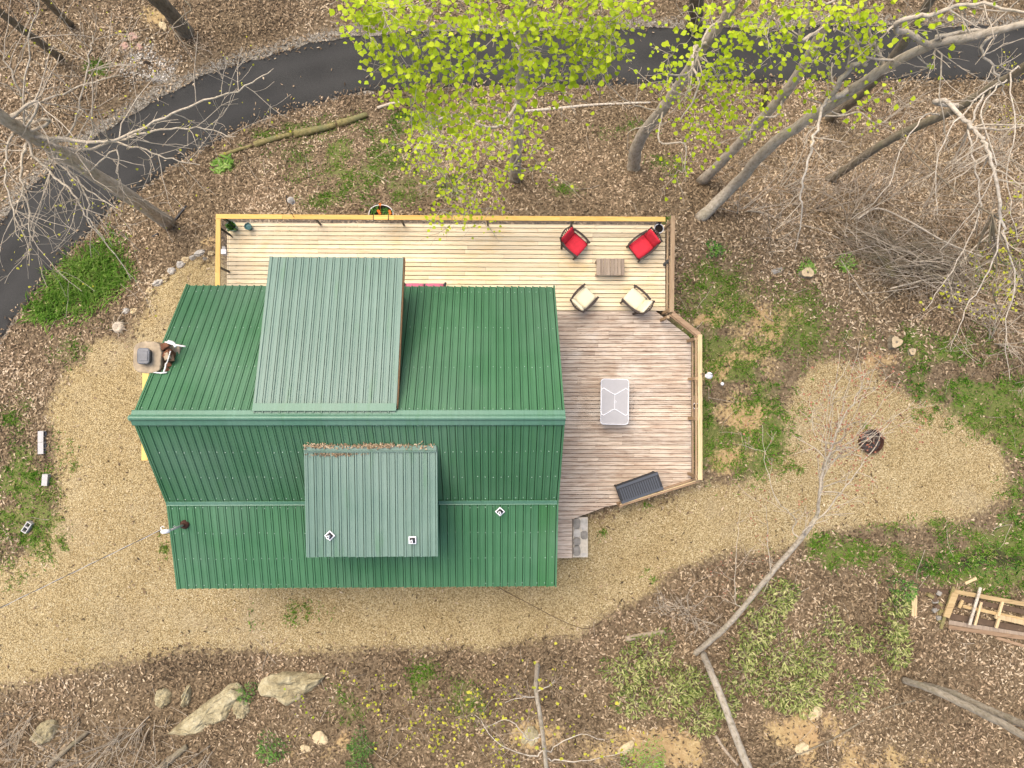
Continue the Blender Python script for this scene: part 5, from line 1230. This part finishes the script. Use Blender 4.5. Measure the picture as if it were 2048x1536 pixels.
T.limb(B((1960, 270, 6.3), (2010, 310, 6.5), (2060, 350, 6.6)), .03, .012, 4, .9)
for pts_ in (B((1960, 190, 6.6), (1900, 260, 6.8), (1870, 340, 6.6), (1875, 430, 6.2)), B((2020, 150, 7.2), (2030, 250, 7.4), (2015, 350, 7.2), (2035, 480, 6.8)), B((1850, 230, 4.6), (1800, 300, 4.8), (1770, 380, 4.6), (1700, 440, 4.2)), B((1990, 180, 6.6), (1960, 230, 7), (1990, 330, 7), (1940, 430, 6.6), (1880, 500, 6)), B((2000, 440, 6.4), (1980, 540, 6.0), (1930, 620, 5.6), (1900, 700, 5.2)), B((2005, 460, 6.3), (2030, 560, 6), (2010, 660, 5.6), (2020, 760, 5.2))):
    T.limb(pts_, .024, .007, 7, .9, 1, mat='bark_pale', start=pts_[0][1] < 400)
for (x, y, z, n) in [(1960, 530, 5, 12), (1990, 560, 5, 18), (2030, 590, 5, 22), (2030, 470, 5.4, 18), (1905, 590, 4.6, 14), (1880, 610, 4.6, 10), (2000, 630, 4.4, 12), (2030, 400, 6, 14), (2040, 520, 5, 20), (1800, 240, 5, 6)]:
    T.cluster(x, y, z, 30, 30, n, .085, tw=3, zr=.3, conn=P(1985, 430, 6.3))
T.done('yellowleaf')
T = Tree("short dark trunk crossing the road edge behind the sweeping trunk", (1660, 236), [(1700, 205, -2.2), (1745, 165, -.6), (1790, 110, 1.4), (1830, 50, 3.0), (1880, -30, 5)], .19, .13, 'bark_dark', 'twig_brown', 62); T.limb(B((1800, 60, 3.2), (1900, 40, 4)), .04, .01, 6, .9); T.done()
T = Tree("dark thick trunk standing across the road above the crooked trunk", (1388, 48), [(1392, 10, -2.6), (1396, -60, 1)], .32, .26, 'bark_dark', 'twig', 63); T.done()
T = Tree("leaning brown trunk across the road near the pink stones", (372, 64), [(340, 25, -2.0), (300, -15, 0), (230, -90, 3)], .28, .22, 'bark_dark', 'twig', 64); T.limb(B((380, 10, 2), (345, 60, 2.4), (420, 120, 2.4)), .03, .006, 4, .8); T.done()
T = Tree("thin dark trunk across the road, upper one of two", (138, 46), [(110, 20, -1.6), (80, -10, 0), (20, -60, 3)], .12, .1, 'bark_dark', 'twig', 65); T.done()
T = Tree("thin dark trunk across the road crossed by bare branches", (116, 112), [(70, 78, -.8), (20, 40, 1.2), (-60, -20, 4)], .13, .11, 'bark_dark', 'twig', 66); T.done()
T = Tree("slim dark tree foot behind the crooked trunk by the road", (1530, 235), [(1530, 205, -2.8), (1533, 170, -1.2)], .11, .07, 'bark_dark', 'twig', 67); T.done()

# lower side trees
T = Tree("slender leaning sapling whose reddish budding top hangs over the gravel", (1390, 1312), [(1425, 1278, 1.2), (1465, 1240, 2.4), (1540, 1150, 4.2), (1600, 1080, 5.4), (1632, 1035, 6.0)], .10, .055, 'bark', 'twig', 71, flare=1.1)
T.limb(B((1632, 1035, 6.0), (1642, 970, 6.6), (1665, 890, 7.2), (1690, 830, 7.6), (1730, 770, 8.0)), .045, .008, 14, 1.1, 1, start=False)
T.limb(B((1610, 1062, 5.8), (1655, 1020, 6.2), (1700, 960, 6.6), (1750, 890, 7.0), (1775, 850, 7.2)), .03, .006, 9, .9)
T.limb(B((1585, 1060, 5.4), (1590, 1040, 5.6), (1555, 1000, 5.8), (1530, 920, 6.0), (1525, 850, 6.2)), .022, .005, 7, .8)
T.limb(B((1540, 1140, 4.4), (1535, 1060, 5.0), (1530, 1010, 5.4)), .02, .005, 5, .7)
T.limb(B((1470, 1200, 3.2), (1475, 1090, 4.0), (1480, 1020, 4.4)), .018, .005, 6, .7)
T.limb(B((1640, 990, 6.5), (1660, 900, 6.8), (1660, 800, 7.2), (1700, 720, 7.5)), .02, .005, 8, .8)
for k_, (x, y, z) in enumerate([(1680, 700, 7.4), (1720, 680, 7.6), (1760, 720, 7.6), (1800, 760, 7.4), (1660, 760, 7.2), (1790, 830, 7.0), (1740, 830, 7.2), (1700, 770, 7.4), (1830, 800, 7.2), (1650, 830, 7.0), (1620, 790, 6.8)]):
    T.limb([(1640 + 3 * k_, 975 - 9 * k_, 6.5 + .04 * k_), ((1645 + x) / 2, (960 + y) / 2, 6.9), (x, y, z)], .014, .005, 4, .6, 1, start=False)
T.buds(900, .045, .2); T.done('redleaf')
T = Tree("white barked trunk running down the bank from the leaning sapling's foot", (1408, 1308), [(1424, 1350, 1.8), (1445, 1400, 3.0), (1465, 1455, 4.2), (1500, 1545, 6.0), (1530, 1620, 7.5)], .105, .10, 'bark_pale', 'twig', 72, flare=1.1); T.done()
T = Tree("thin crooked grey trunk with yellow budding twigs below the gravel", (1076, 1330), [(1072, 1375, 1.8), (1080, 1430, 3.2), (1088, 1490, 4.8), (1095, 1560, 6.5)], .075, .05, 'bark_pale', 'twig_brown', 73)
for pts in (B((1040, 1395, 2.6), (1010, 1405, 2.6)), B((1100, 1370, 2.4), (1110, 1360, 2.6)), B((1060, 1480, 4.4), (1020, 1440, 4.6), (960, 1460, 4.8)), B((1100, 1500, 5), (1150, 1470, 5.2), (1210, 1480, 5.2)), B((1060, 1510, 5.2), (1000, 1490, 5.4), (950, 1430, 5.2)), B((1110, 1520, 5.4), (1180, 1520, 5.6), (1260, 1500, 5.8))): T.limb(pts, .022, .006, 6, .8)
T.buds(170, .085, .5); T.done('yellowleaf')
for (b, pth, lb, sd_) in [((1810, 1363), [(1860, 1378, 1.8), (1930, 1410, 3.4), (2000, 1445, 5.0), (2080, 1490, 6.6)], "lower of two parallel grey trunks leaning off beside the timber heap", 74), ((1850, 1373), [(1900, 1385, 2.0), (1960, 1412, 3.6), (2030, 1442, 5.2), (2100, 1475, 6.8)], "upper of two parallel grey trunks leaning off beside the timber heap", 75)]:
    T = Tree(lb, b, pth, .11, .095, 'bark', 'twig', sd_, flare=1.1); T.done()
# saplings: bare pale shrubs at the lower corner, thicket at the slope
def bare_shrub(px, py, n, L, label, seed, mat='twig', r=.012, group=None, lean=(0, 0, 1.), depth=2, cat="shrub", name="bare_shrub", leaves=0, lmat='yellowleaf', lsize=.07, spread=.7):
    rg = np.random.default_rng(seed); q = G(px, py); o = thing(name, label, cat, tuple(q), group=group, world=True); mb = MB(); tips = []
    for i in range(n):
        a = rg.uniform(0, 6.28); grow(mb, q + np.array([.12 * math.cos(a), .12 * math.sin(a), -.05]), np.array(lean) + np.array([math.cos(a), math.sin(a), 0]) * rg.uniform(.15, spread), L * rg.uniform(.6, 1.1), r * 1.5 * rg.uniform(.7, 1.2), depth, rg, tips, 6, .16, .02, 3, 4)
    mb.build("stems", mat, o, smooth=True)["kind"] = "stuff"
    if leaves:
        c = np.array(tips)[rg.integers(0, len(tips), leaves)] + rg.normal(0, .12, (leaves, 3)); leaf_obj("leaves", leaf_polys(c, rg, lsize, .8), lmat, rg.random(leaves), o)
    return o
BG = "bare pale shrubs on the bank"; BL = ["bare pale shrub farthest along the bank from the outcrops", "bare pale shrub beside the flat mossy rock", "widest bare pale shrub between the two grey logs", "bare pale shrub under the dull brown rounded rock", "bare pale shrub below the flat mossy rock", "bare pale shrub reaching over the lichen covered log", "bare pale shrub below the angular tan outcrop", "bare pale shrub crossing the thick grey log"]
for i, (x, y, n, L) in enumerate([(60, 1420, 4, 2.6), (150, 1440, 4, 2.4), (250, 1470, 6, 2.8), (300, 1440, 4, 2.4), (40, 1500, 4, 2.4), (200, 1510, 5, 2.8), (420, 1500, 5, 2.6), (330, 1520, 5, 2.4)]):
    bare_shrub(x, y, n, L, BL[i], 100 + i, 'twig', .013, BG, (-.25, -.35, 1))
bare_shrub(1385, 1230, 8, 1.6, "dead pale thorny shrub at the leaning sapling's foot", 120, 'twig', .014, None, (-.1, .3, .8))
bare_shrub(1330, 1225, 6, 1.2, "low dead pale shrub at the gravel's edge", 121, 'twig', .012, None, (-.1, .2, .7))
bare_shrub(620, 1400, 3, 1.4, "thin shrub with few green leaves behind the broad outcrop", 122, 'twig_brown', .009, None, leaves=20, lmat='lime')
TG = "tangled brown undergrowth on the slope"
TL_ = ["leafless brown shrub between the two pale sweeping trunks", "leafless brown shrub under the long hanging pale limb", "leafless brown shrub below the hanging pale limb's tip", "leafless brown shrub at the brush pile's near end by the arching stem", "leafless brown shrub under the mossy dark leaning trunk", "leafless brown shrub behind the brush pile's crest", "leafless brown shrub behind the hanging white limb's bend",
       "leafless brown shrub under the hanging white limb's tip", "leafless brown shrub beside the small tan stone", "leafless brown shrub where the two dark trunks cross", "leafless brown shrub below the brush pile's far end", "leafless brown shrub at the lawn's wooded edge past the stumps", "leafless brown shrub among the yellow budding saplings", "leafless brown shrub at the big sweeping trunk's foot", "leafless brown shrub above the flat mossy stone slab", "leafless brown shrub beside the hanging white limb", "leafless brown shrub at the mossy dark trunk's foot"]
for i, (x, y, n, L) in enumerate((x_, y_, n_ + 3, L_ * 1.3) for x_, y_, n_, L_ in [(1470, 330, 5, 1.8), (1560, 380, 5, 1.8), (1620, 420, 6, 2.0), (1700, 440, 6, 2.0), (1760, 400, 6, 2.0), (1850, 420, 6, 2.2), (1900, 350, 6, 2.2), (1960, 480, 6, 2.2), (1820, 330, 5, 1.8), (1760, 250, 4, 1.8), (1920, 620, 5, 2.0), (1990, 680, 5, 2.0), (2020, 560, 6, 2.2), (1480, 420, 4, 1.6), (1550, 470, 4, 1.4), (1980, 330, 5, 2), (1650, 300, 4, 1.6), (880, 300, 5, 1.5), (960, 330, 5, 1.5), (900, 370, 6, 1.4)]):
    bare_shrub(x, y, n, L, TL_[i] if x > 1000 else "tangled brown leafless shrub under the lime poplar", 140 + i, 'twig' if i % 2 else 'twig_brown', .012, TG if x > 1000 else "leafless shrubs under the poplar", (.2, .25, .8), spread=1.0)
YG = "yellow budding saplings at the slope"
YL = ["yellow budding sapling below the hanging white limb's tip", "yellow budding sapling at the lawn's wooded edge", "yellow budding sapling touching the brush pile's far side", "yellow budding sapling behind the hanging white limb", "small yellow budding sapling below the brush pile", "yellow budding sapling above the hanging white limb's bend", "yellow budding sapling beside the mossy dark trunk near the road"]
for i, (x, y, n, L) in enumerate([(1985, 590, 3, 1.8), (2040, 640, 3, 1.8), (1950, 530, 3, 1.6), (2030, 430, 3, 1.8), (1890, 600, 2, 1.4), (2000, 250, 2, 1.8), (1960, 190, 2, 1.8)]):
    bare_shrub(x, y, n, L, YL[i], 170 + i, 'twig', .010, YG, (.2, .2, 1), 2, name="sapling", cat="sapling", leaves=46)
SL = ["yellow budding sapling in the grass midway along the lower bank", "yellow budding sapling between grassy bank and thin crooked trunk", "yellow budding sapling low on the bank below the grass patch", "yellow budding sapling closest to the thin crooked trunk's foot", "yellow budding sapling nearest the young pine bushes", "yellow budding sapling under the thin crooked trunk's outer twigs", "yellow budding sapling lowest on the bank by the bare dirt spot", "yellow budding sapling right below the gravel edge"]
for i, (x, y) in enumerate([(850, 1390), (930, 1420), (880, 1460), (980, 1380), (790, 1420), (1000, 1510), (900, 1520), (740, 1350)]):
    bare_shrub(x, y, 3, 1.1, SL[i], 190 + i, 'twig_brown', .007, "budding saplings on the lower bank", name="sapling", cat="sapling", leaves=42, lsize=.085)
# brush pile
q = G(1800, 520); bpo = thing("brush_pile", "heaped pile of cut grey brown branches on the slope", "brush pile", tuple(q), world=True); rg = np.random.default_rng(8)
for layer, (cnt, mt_, r_) in enumerate([(150, 'twig_brown', .011), (110, 'bark_dark', .014), (60, 'twig', .012)]):
    mb = MB()
    for i in range(cnt):
        x = rg.normal(1810, 65); y = rg.normal(515, 28) + (x - 1800) * .25; p = G(x, y, .05 + layer * .14 + rg.uniform(0, .3)); a = rg.normal(-.35, .45) + (np.pi if rg.random() < .5 else 0)
        grow(mb, p, (math.cos(a), math.sin(a), rg.uniform(-.02, .12)), rg.uniform(.9, 2.2), r_ * rg.uniform(.6, 1.3), 1, rg, [], 5, .10, -.02, 2, 4)
    mb.build("branches", mt_, bpo, smooth=True)
# two long arching dead stems over the brush pile
log([(1700, 445), (1740, 425), (1800, 450), (1870, 490), (1945, 520)], .035, 'twig', "long arching pale stem lying over the brush pile", "fallen_branch", cat="branch").location.z += .5
log([(1770, 580), (1830, 565), (1890, 550), (1935, 500), (1970, 470)], .03, 'twig', "long pale stem lying below the brush pile", "fallen_branch", cat="branch").location.z += .3

# ------------------------------------------------------------------ leafy shrubs
def lance_shrub(px, py, r, n, label, seed, group, mat='bamboo', ln=.165, h=.75):
    rg = np.random.default_rng(seed); q = G(px, py); k = (HC - q[2]) / F; R_ = r * k * 1.12; n = int(n * .66) if mat == 'bamboo' else n; o = thing("lance_leaf_shrub", label, "shrub", tuple(q), group=group, world=True)
    a = rg.uniform(0, 6.28, n); rr = R_ * np.sqrt(rg.random(n)) * (1 + .25 * np.sin(3 * a + seed)); z = q[2] + h * (1 - .6 * (rr / R_) ** 2) * rg.uniform(.35, 1.05, n)
    c = np.stack([q[0] + rr * np.cos(a), q[1] + rr * np.sin(a), z], -1); th = a + rg.normal(0, .8, n); el = rg.uniform(-.2, .9, n); l_ = ln * rg.uniform(.6, 1.3, n)
    d = np.stack([np.cos(th) * np.cos(el), np.sin(th) * np.cos(el), np.sin(el)], -1) * l_[:, None]; s = np.stack([-np.sin(th), np.cos(th), rg.normal(0, .3, n)], -1) * (l_ * .13)[:, None]
    Q = np.stack([c - d * .5, c - s, c + d * .5, c + s], 1)
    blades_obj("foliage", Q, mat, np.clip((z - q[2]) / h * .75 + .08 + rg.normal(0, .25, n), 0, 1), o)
    mb = MB()
    for i in range(9):
        t = c[rg.integers(0, n)]; mb.tube([q + np.array([rg.normal(0, .05), rg.normal(0, .05), -.05]), (q + t) / 2 + np.array([0, 0, .1]), t], [.01, .008, .005], 4, False)
    mb.build("stems", 'twig_brown', o); return o
LSL = ["bushy lance leaved shrub beside the rotten grey log", "lance leaved shrub just below the rotten grey log", "densest yellow tipped lance leaved shrub below the dead thorny shrub", "yellow tipped lance leaved shrub at the leaning sapling's foot", "low lance leaved shrub on the white trunk's open side", "lance leaved shrub touching the white barked trunk", "small lance leaved shrub under the bushy one by the rotten log",
       "upright lance leaved shrub next to the leaning sapling's middle", "small lance leaved shrub topmost of the sapling's shrub row", "lance leaved shrub hugging the leaning sapling's trunk", "wide lance leaved shrub in the middle of the big shrub mass", "lance leaved shrub at the big mass's side toward the planks", "largest lance leaved shrub of the big mass, above the bare clay bank", "lance leaved shrub above the yellow clay stone", "lance leaved shrub between the leaning sapling and the white trunk", "small lance leaved shrub behind the leaning sapling's lower trunk"]
LSG = "bright lance leaved shrubs on the bank"
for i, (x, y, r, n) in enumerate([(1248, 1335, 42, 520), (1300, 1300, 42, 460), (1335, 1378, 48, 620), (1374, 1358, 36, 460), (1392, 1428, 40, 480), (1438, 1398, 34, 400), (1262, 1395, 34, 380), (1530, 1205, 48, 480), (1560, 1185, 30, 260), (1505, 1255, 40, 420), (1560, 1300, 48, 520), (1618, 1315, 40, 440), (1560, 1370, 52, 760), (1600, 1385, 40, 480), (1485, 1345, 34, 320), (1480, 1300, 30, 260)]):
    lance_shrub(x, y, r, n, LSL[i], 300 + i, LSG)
for i, (x, y, r, n) in enumerate([(1785, 1205, 26, 300), (1778, 1250, 28, 320), (1782, 1295, 32, 380)]): lance_shrub(x, y, r, n, ["lance leaved shrub beside the clean pale plank", "lance leaved shrub in the middle of the narrow shrub column", "lance leaved shrub ending the narrow column, above the twin grey trunks"][i], 330 + i, "lance leaved shrubs beside the planks")
for i, (x, y, r, n) in enumerate([(1680, 1265, 32, 180), (1712, 1280, 26, 160), (1690, 1385, 34, 240), (1650, 1240, 30, 150), (1740, 1360, 24, 130)]): lance_shrub(x, y, r, n, ["sparse low lance leaved shrub beside the big shrub mass", "sparse low lance leaved shrub next to the narrow shrub column", "sparse low lance leaved shrub above the long dark fallen branch", "sparse low lance leaved shrub between big mass and gravel lawn", "sparse low lance leaved shrub near the twin grey trunks' feet"][i], 340 + i, "sparse lance leaved shrubs")
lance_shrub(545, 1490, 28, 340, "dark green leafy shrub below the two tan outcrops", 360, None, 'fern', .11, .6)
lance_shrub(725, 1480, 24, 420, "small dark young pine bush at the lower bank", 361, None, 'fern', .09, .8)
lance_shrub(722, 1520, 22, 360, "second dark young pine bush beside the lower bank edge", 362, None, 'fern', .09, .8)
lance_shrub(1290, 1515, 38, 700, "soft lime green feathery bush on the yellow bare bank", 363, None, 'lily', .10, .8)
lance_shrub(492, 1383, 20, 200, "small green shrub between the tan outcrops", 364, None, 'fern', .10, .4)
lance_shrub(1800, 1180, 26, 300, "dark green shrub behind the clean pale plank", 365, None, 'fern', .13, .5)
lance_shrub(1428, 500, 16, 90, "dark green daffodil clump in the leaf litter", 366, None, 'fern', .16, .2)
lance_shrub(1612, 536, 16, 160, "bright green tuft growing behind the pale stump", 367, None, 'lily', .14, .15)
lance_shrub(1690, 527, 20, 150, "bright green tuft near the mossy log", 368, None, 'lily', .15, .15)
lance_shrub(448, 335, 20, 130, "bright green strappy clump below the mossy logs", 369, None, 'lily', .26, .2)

# ------------------------------------------------------------------ scattered stuff
def rect(n): return RNG.uniform(-23, 24, n), RNG.uniform(-16.5, 19.5, n)
def covered(x, y):
    h = (x > -8.7) & (x < 1.4) & (y > -5) & (y < 2.9)
    d = (x > NX0 + .1) & (x < NX1 - .1) & (y > 2.9) & (y < NY1 - .1)
    o = (x > 1.4) & (x < 6.4) & (y > oy0 + 1) & (y < oy1 - .1)
    return h | d | o
def rhombi(x, y, z, ln, wd, tilt, fold, rg):
    n = len(x); th = rg.uniform(0, 2 * np.pi, n); l_ = ln * rg.uniform(.4, 1.55, n) / 2; w = wd * rg.uniform(.5, 1.55, n) / 2
    e1 = np.stack([np.cos(th), np.sin(th), rg.normal(0, tilt, n)], -1); e2 = np.stack([-np.sin(th), np.cos(th), rg.normal(0, tilt, n)], -1)
    c = np.stack([x, y, z], -1); up_ = np.array([0, 0, 1.0])
    sh = rg.uniform(-.2, .2, n)[:, None]
    return np.stack([c - e1 * l_[:, None], c - e2 * w[:, None] + up_ * (fold * w * rg.uniform(-1, 1.5, n))[:, None] + e1 * sh * l_[:, None], c + e1 * l_[:, None] + up_ * (l_ * rg.uniform(-.1, .35, n))[:, None], c + e2 * w[:, None] + up_ * (fold * w * rg.uniform(-1, 1.5, n))[:, None] + e1 * sh * l_[:, None]], 1)
def tri_split(Q): 
    n = len(Q); i = np.arange(n)[:, None] * 4; return Q.reshape(-1, 3), np.concatenate([i + [0, 1, 2], i + [0, 2, 3]])
x, y = rect(560000)
rd, _, rs, rhw = road_info(x, y); e = rd - rhw
keep = ~covered(x, y)
gs = gravel_sd(x, y); gr_ = blobs(x, y, GRASS_L); di = blobs(x, y, DIRT_L, .9)
pr = np.ones(len(x)); pr *= np.where(e < 0, np.where(e > -.3, .10 + .3 * np.clip(1 + e / .3, 0, 1) ** 2, .006), 1); pr *= np.where(gs > -.15, .010 + .5 * np.exp(-np.maximum(gs + .15, 0) / .22), 1); pr *= 1 - .72 * np.clip(gr_ * 1.6, 0, 1); pr *= 1 - .85 * np.clip(di * 1.1, 0, 1)
pr *= np.where((rs < 0) & (e < .9), .35, 1); pr *= np.clip(.12 + 1.35 * fbm(x, y, .5, 4), 0, 1)
lawn = sstep(5.8, 7.2, x) * (1 - sstep(11, 13.5, x)) * sstep(-4, -2.5, y) * (1 - sstep(2.5, 4.0, y)); pr *= 1 - .72 * lawn
lawn2 = sstep(12, 14, x) * sstep(-7, -5, y) * (1 - sstep(.5, 2, y)); pr *= 1 - .65 * lawn2
keep &= RNG.random(len(x)) < pr
x, y = x[keep], y[keep]; n = len(x)
rd, zr0, _, rhw = road_info(x, y); z = np.maximum(g(x, y), np.where(rd < rhw, zr0 + .036, -99)) + RNG.uniform(.008, .06, n)
tint = np.clip(RNG.beta(1.2, 1.25, n) + (fbm(x, y, .6, 3) - .5) * .55, 0, 1)
Q = rhombi(x, y, z, .125, .046, .26, .6, RNG); V, Fc = tri_split(Q)
tag(bulk("leaf_litter", V, Fc, M['litter'], tint=np.repeat(tint, 4)), "brown dead leaves covering the woodland floor", "leaf litter", kind="stuff")
# gravel chips
x, y = rect(420000); gs = gravel_sd(x, y)
keep = (RNG.random(len(x)) < sstep(-.25, .3, gs)) & ~covered(x, y); gr_ = blobs(x[keep], y[keep], GRASS_L); x, y = x[keep], y[keep]
kp = RNG.random(len(x)) < .75 - .3 * np.clip(gr_, 0, 1); x, y = x[kp], y[kp]; n = len(x)
Q = rhombi(x, y, g(x, y) + RNG.uniform(.004, .014, n), .062, .024, .28, .45, RNG); V, Fc = tri_split(Q)
trk = np.array([P(px_, py_, 0)[:2] for px_, py_ in ((-300, 1290), (0, 1255), (300, 1235), (600, 1238), (900, 1240), (1100, 1215), (1300, 1100), (1450, 1030))]); dmin = np.full(n, 1e9)
for p0_, p1_ in zip(trk[:-1], trk[1:]):
    dv = p1_ - p0_; tt = np.clip(((x - p0_[0]) * dv[0] + (y - p0_[1]) * dv[1]) / (dv @ dv), 0, 1); dmin = np.minimum(dmin, np.hypot(x - p0_[0] - dv[0] * tt, y - p0_[1] - dv[1] * tt))
band = np.exp(-((dmin - .75) / .24) ** 2) * np.clip(fbm(x, y, .4, 3) * 2 - .5, 0, 1)
tag(bulk("gravel", V, Fc, M['chip'], tint=np.repeat(np.clip(RNG.beta(1.1, 1.0, n) + (fbm(x, y, .5, 3) - .5) * .55 + (fbm(x, y, .17, 2) - .5) * .5 + .28 * band - .12 * np.exp(-(dmin / .3) ** 2), 0, 1), 4)), "tan gravel chips spread over the yard and drive", "gravel", kind="stuff")
# grey shoulder gravel + white patch
x, y = rect(380000); rd, _, rs, rhw = road_info(x, y); e = rd - rhw; wh = blobs(x, y, WHITE_L)
p_ = np.where(rs < 0, np.clip(.7 - e / .8, 0, 1), np.clip(.3 - e / .5, 0, 1)) * .7; p_ = np.maximum(p_, np.clip(wh * 1.2 - .2, 0, 1)) * (e > 0)
kp = RNG.random(len(x)) < p_; whk = wh[kp]; x, y = x[kp], y[kp]; n = len(x)
Q = rhombi(x, y, g(x, y) + RNG.uniform(.01, .04, n), .075, .05, .25, .4, RNG); V, Fc = tri_split(Q)
tag(bulk("shoulder_gravel", V, Fc, M['grey_chip'], tint=np.repeat(np.clip(RNG.beta(2, 2.2, n) * .75 + np.clip(whk, 0, 1) * .5, 0, 1), 4)), "pale grey gravel along the road shoulder and in a white patch", "gravel", kind="stuff")
# grass
def blades(x, y, ln, wd, mat, name, label, tshift=0., up=.8, cat="grass"):
    n = len(x); a = RNG.uniform(0, 2 * np.pi, n); l_ = ln * RNG.uniform(.5, 1.3, n); z = g(x, y)
    b = np.stack([x, y, z - .01], -1); el = RNG.uniform(.25, up + .5, n)
    d = np.stack([np.cos(a) * np.cos(el), np.sin(a) * np.cos(el), np.sin(el)], -1) * l_[:, None]; s = np.stack([-np.sin(a), np.cos(a), np.zeros(n)], -1) * (wd * RNG.uniform(.6, 1.2, n))[:, None]
    mid = b + d * .55 + np.array([0, 0, 1]) * (l_ * .12)[:, None]
    Qg = np.stack([b - s * .6, b + s * .6, mid + s * .5, b + d - np.array([0, 0, 1]) * (l_ * .12)[:, None], mid - s * .5], 1)
    o = bulk(name, Qg.reshape(-1, 3), np.arange(n * 5).reshape(n, 5), M[mat], tint=np.repeat(np.clip(RNG.beta(2.2, 2.2, n) + tshift + (fbm(x, y, .7, 3) - .5) * .7, 0, 1), 5))
    return tag(o, label, cat, kind="stuff")
x, y = rect(1100000); gr_ = blobs(x, y, GRASS_L); kp = (RNG.random(len(x)) < np.clip(gr_ * 2.2 - .10, 0, 1) * (.14 + 1.3 * (vnoise(x, y, 4.2) > .52))) & ~covered(x, y); x, y = x[kp], y[kp]
rd, _, _, rhw = road_info(x, y); kp = rd > rhw + .05; blades(x[kp], y[kp], .15, .019, 'grass', "grass", "patchy short green grass growing through soil and leaves")
x, y = rect(260000); dk_ = blobs(x, y, [(1960, 1115, 110, 36, 1.2), (1850, 1135, 80, 26, 1.0), (2030, 1050, 40, 60, 1.0), (1740, 1120, 60, 24, .8), (2010, 1160, 60, 30, 1)]); kp = RNG.random(len(x)) < np.clip(dk_ * 1.5 - .15, 0, 1) * (vnoise(x, y, 2.4) > .42)
blades(x[kp], y[kp], .13, .03, 'fern', "ground_ivy", "dark green ivy spreading over the bank beside the salvaged timber", 0., .4, "ivy")
LILY = [G(*p) for p in ((60, 622), (85, 590), (112, 556), (150, 535), (175, 505), (205, 480), (232, 486), (252, 520), (258, 548), (235, 575), (190, 600), (150, 628), (110, 645), (75, 640))]
x = RNG.uniform(-17, -11, 60000); y = RNG.uniform(1, 7, 60000); sdl = poly_sd(x, y, LILY) + (fbm(x, y, 1.6, 2) - .5) * .8; kp = RNG.random(len(x)) < np.clip(.5 + sdl * 1.2, 0, 1) * .26
blades(x[kp], y[kp], .44, .022, 'lily', "lily_bed", "dense bed of long bright green strap leaves by the road", .0, .6, "lily bed")
# debris behind the rear dormer
n = 420; x = np.concatenate([RNG.uniform(RX0, RX1, 160), RNG.normal(-3.1, .28, 170), RNG.normal(-4.6, .2, 90)]); x = np.clip(x, RX0, RX1); y = R_TOP[0] + RNG.normal(.03, .035, n)
z = np.array([max(zroof(v), R_TOP[1] + .06) for v in y]) + RNG.uniform(.01, .05, n)
Q = rhombi(x, y, z, .075, .032, .4, .5, RNG); V, Fc = tri_split(Q)
tag(bulk("roof_debris", V, Fc, M['litter'], tint=np.repeat(RNG.uniform(.35, 1, n), 4)), "dead leaves caught behind the rear dormer head", "leaf debris", kind="stuff")
n = 160; x = np.clip(RNG.normal(-4.15, .35, n), RX0, RX1); y = R_TOP[0] - .17 - np.abs(RNG.normal(0, .035, n)); z = np.array([zr_dorm(v) for v in y]) + .03 + RNG.uniform(0, .02, n)
Q = rhombi(x, y, z, .06, .022, .3, .5, RNG); V, Fc = tri_split(Q)
tag(bulk("roof_debris", V, Fc, M['litter'], tint=np.repeat(RNG.uniform(.2, .8, n), 4)), "thin dead leaf drift on the rear dormer panels", "leaf debris", kind="stuff")
# fallen twigs on the woodland floor
mb = MB(); rg = np.random.default_rng(77)
xs, ys = rg.uniform(-18, 20, 700), rg.uniform(-13, 16, 700); rd, _, _, rhw = road_info(xs, ys); ok = (rd > rhw + .1) & (gravel_sd(xs, ys) < -.1) & ~covered(xs, ys); zz = g(xs, ys)
for xx, yv, zv in zip(xs[ok], ys[ok], zz[ok]):
    a = rg.uniform(0, 6.28); grow(mb, (xx, yv, zv + .04), (math.cos(a), math.sin(a), .02), rg.uniform(.3, 1.1), rg.uniform(.004, .010), 0, rg, [], 4, .2, -.01, 0, 4)
tag(mb.build("fallen_twigs", 'twig', smooth=True), "scattered fallen twigs on the woodland floor", "twigs", kind="stuff")
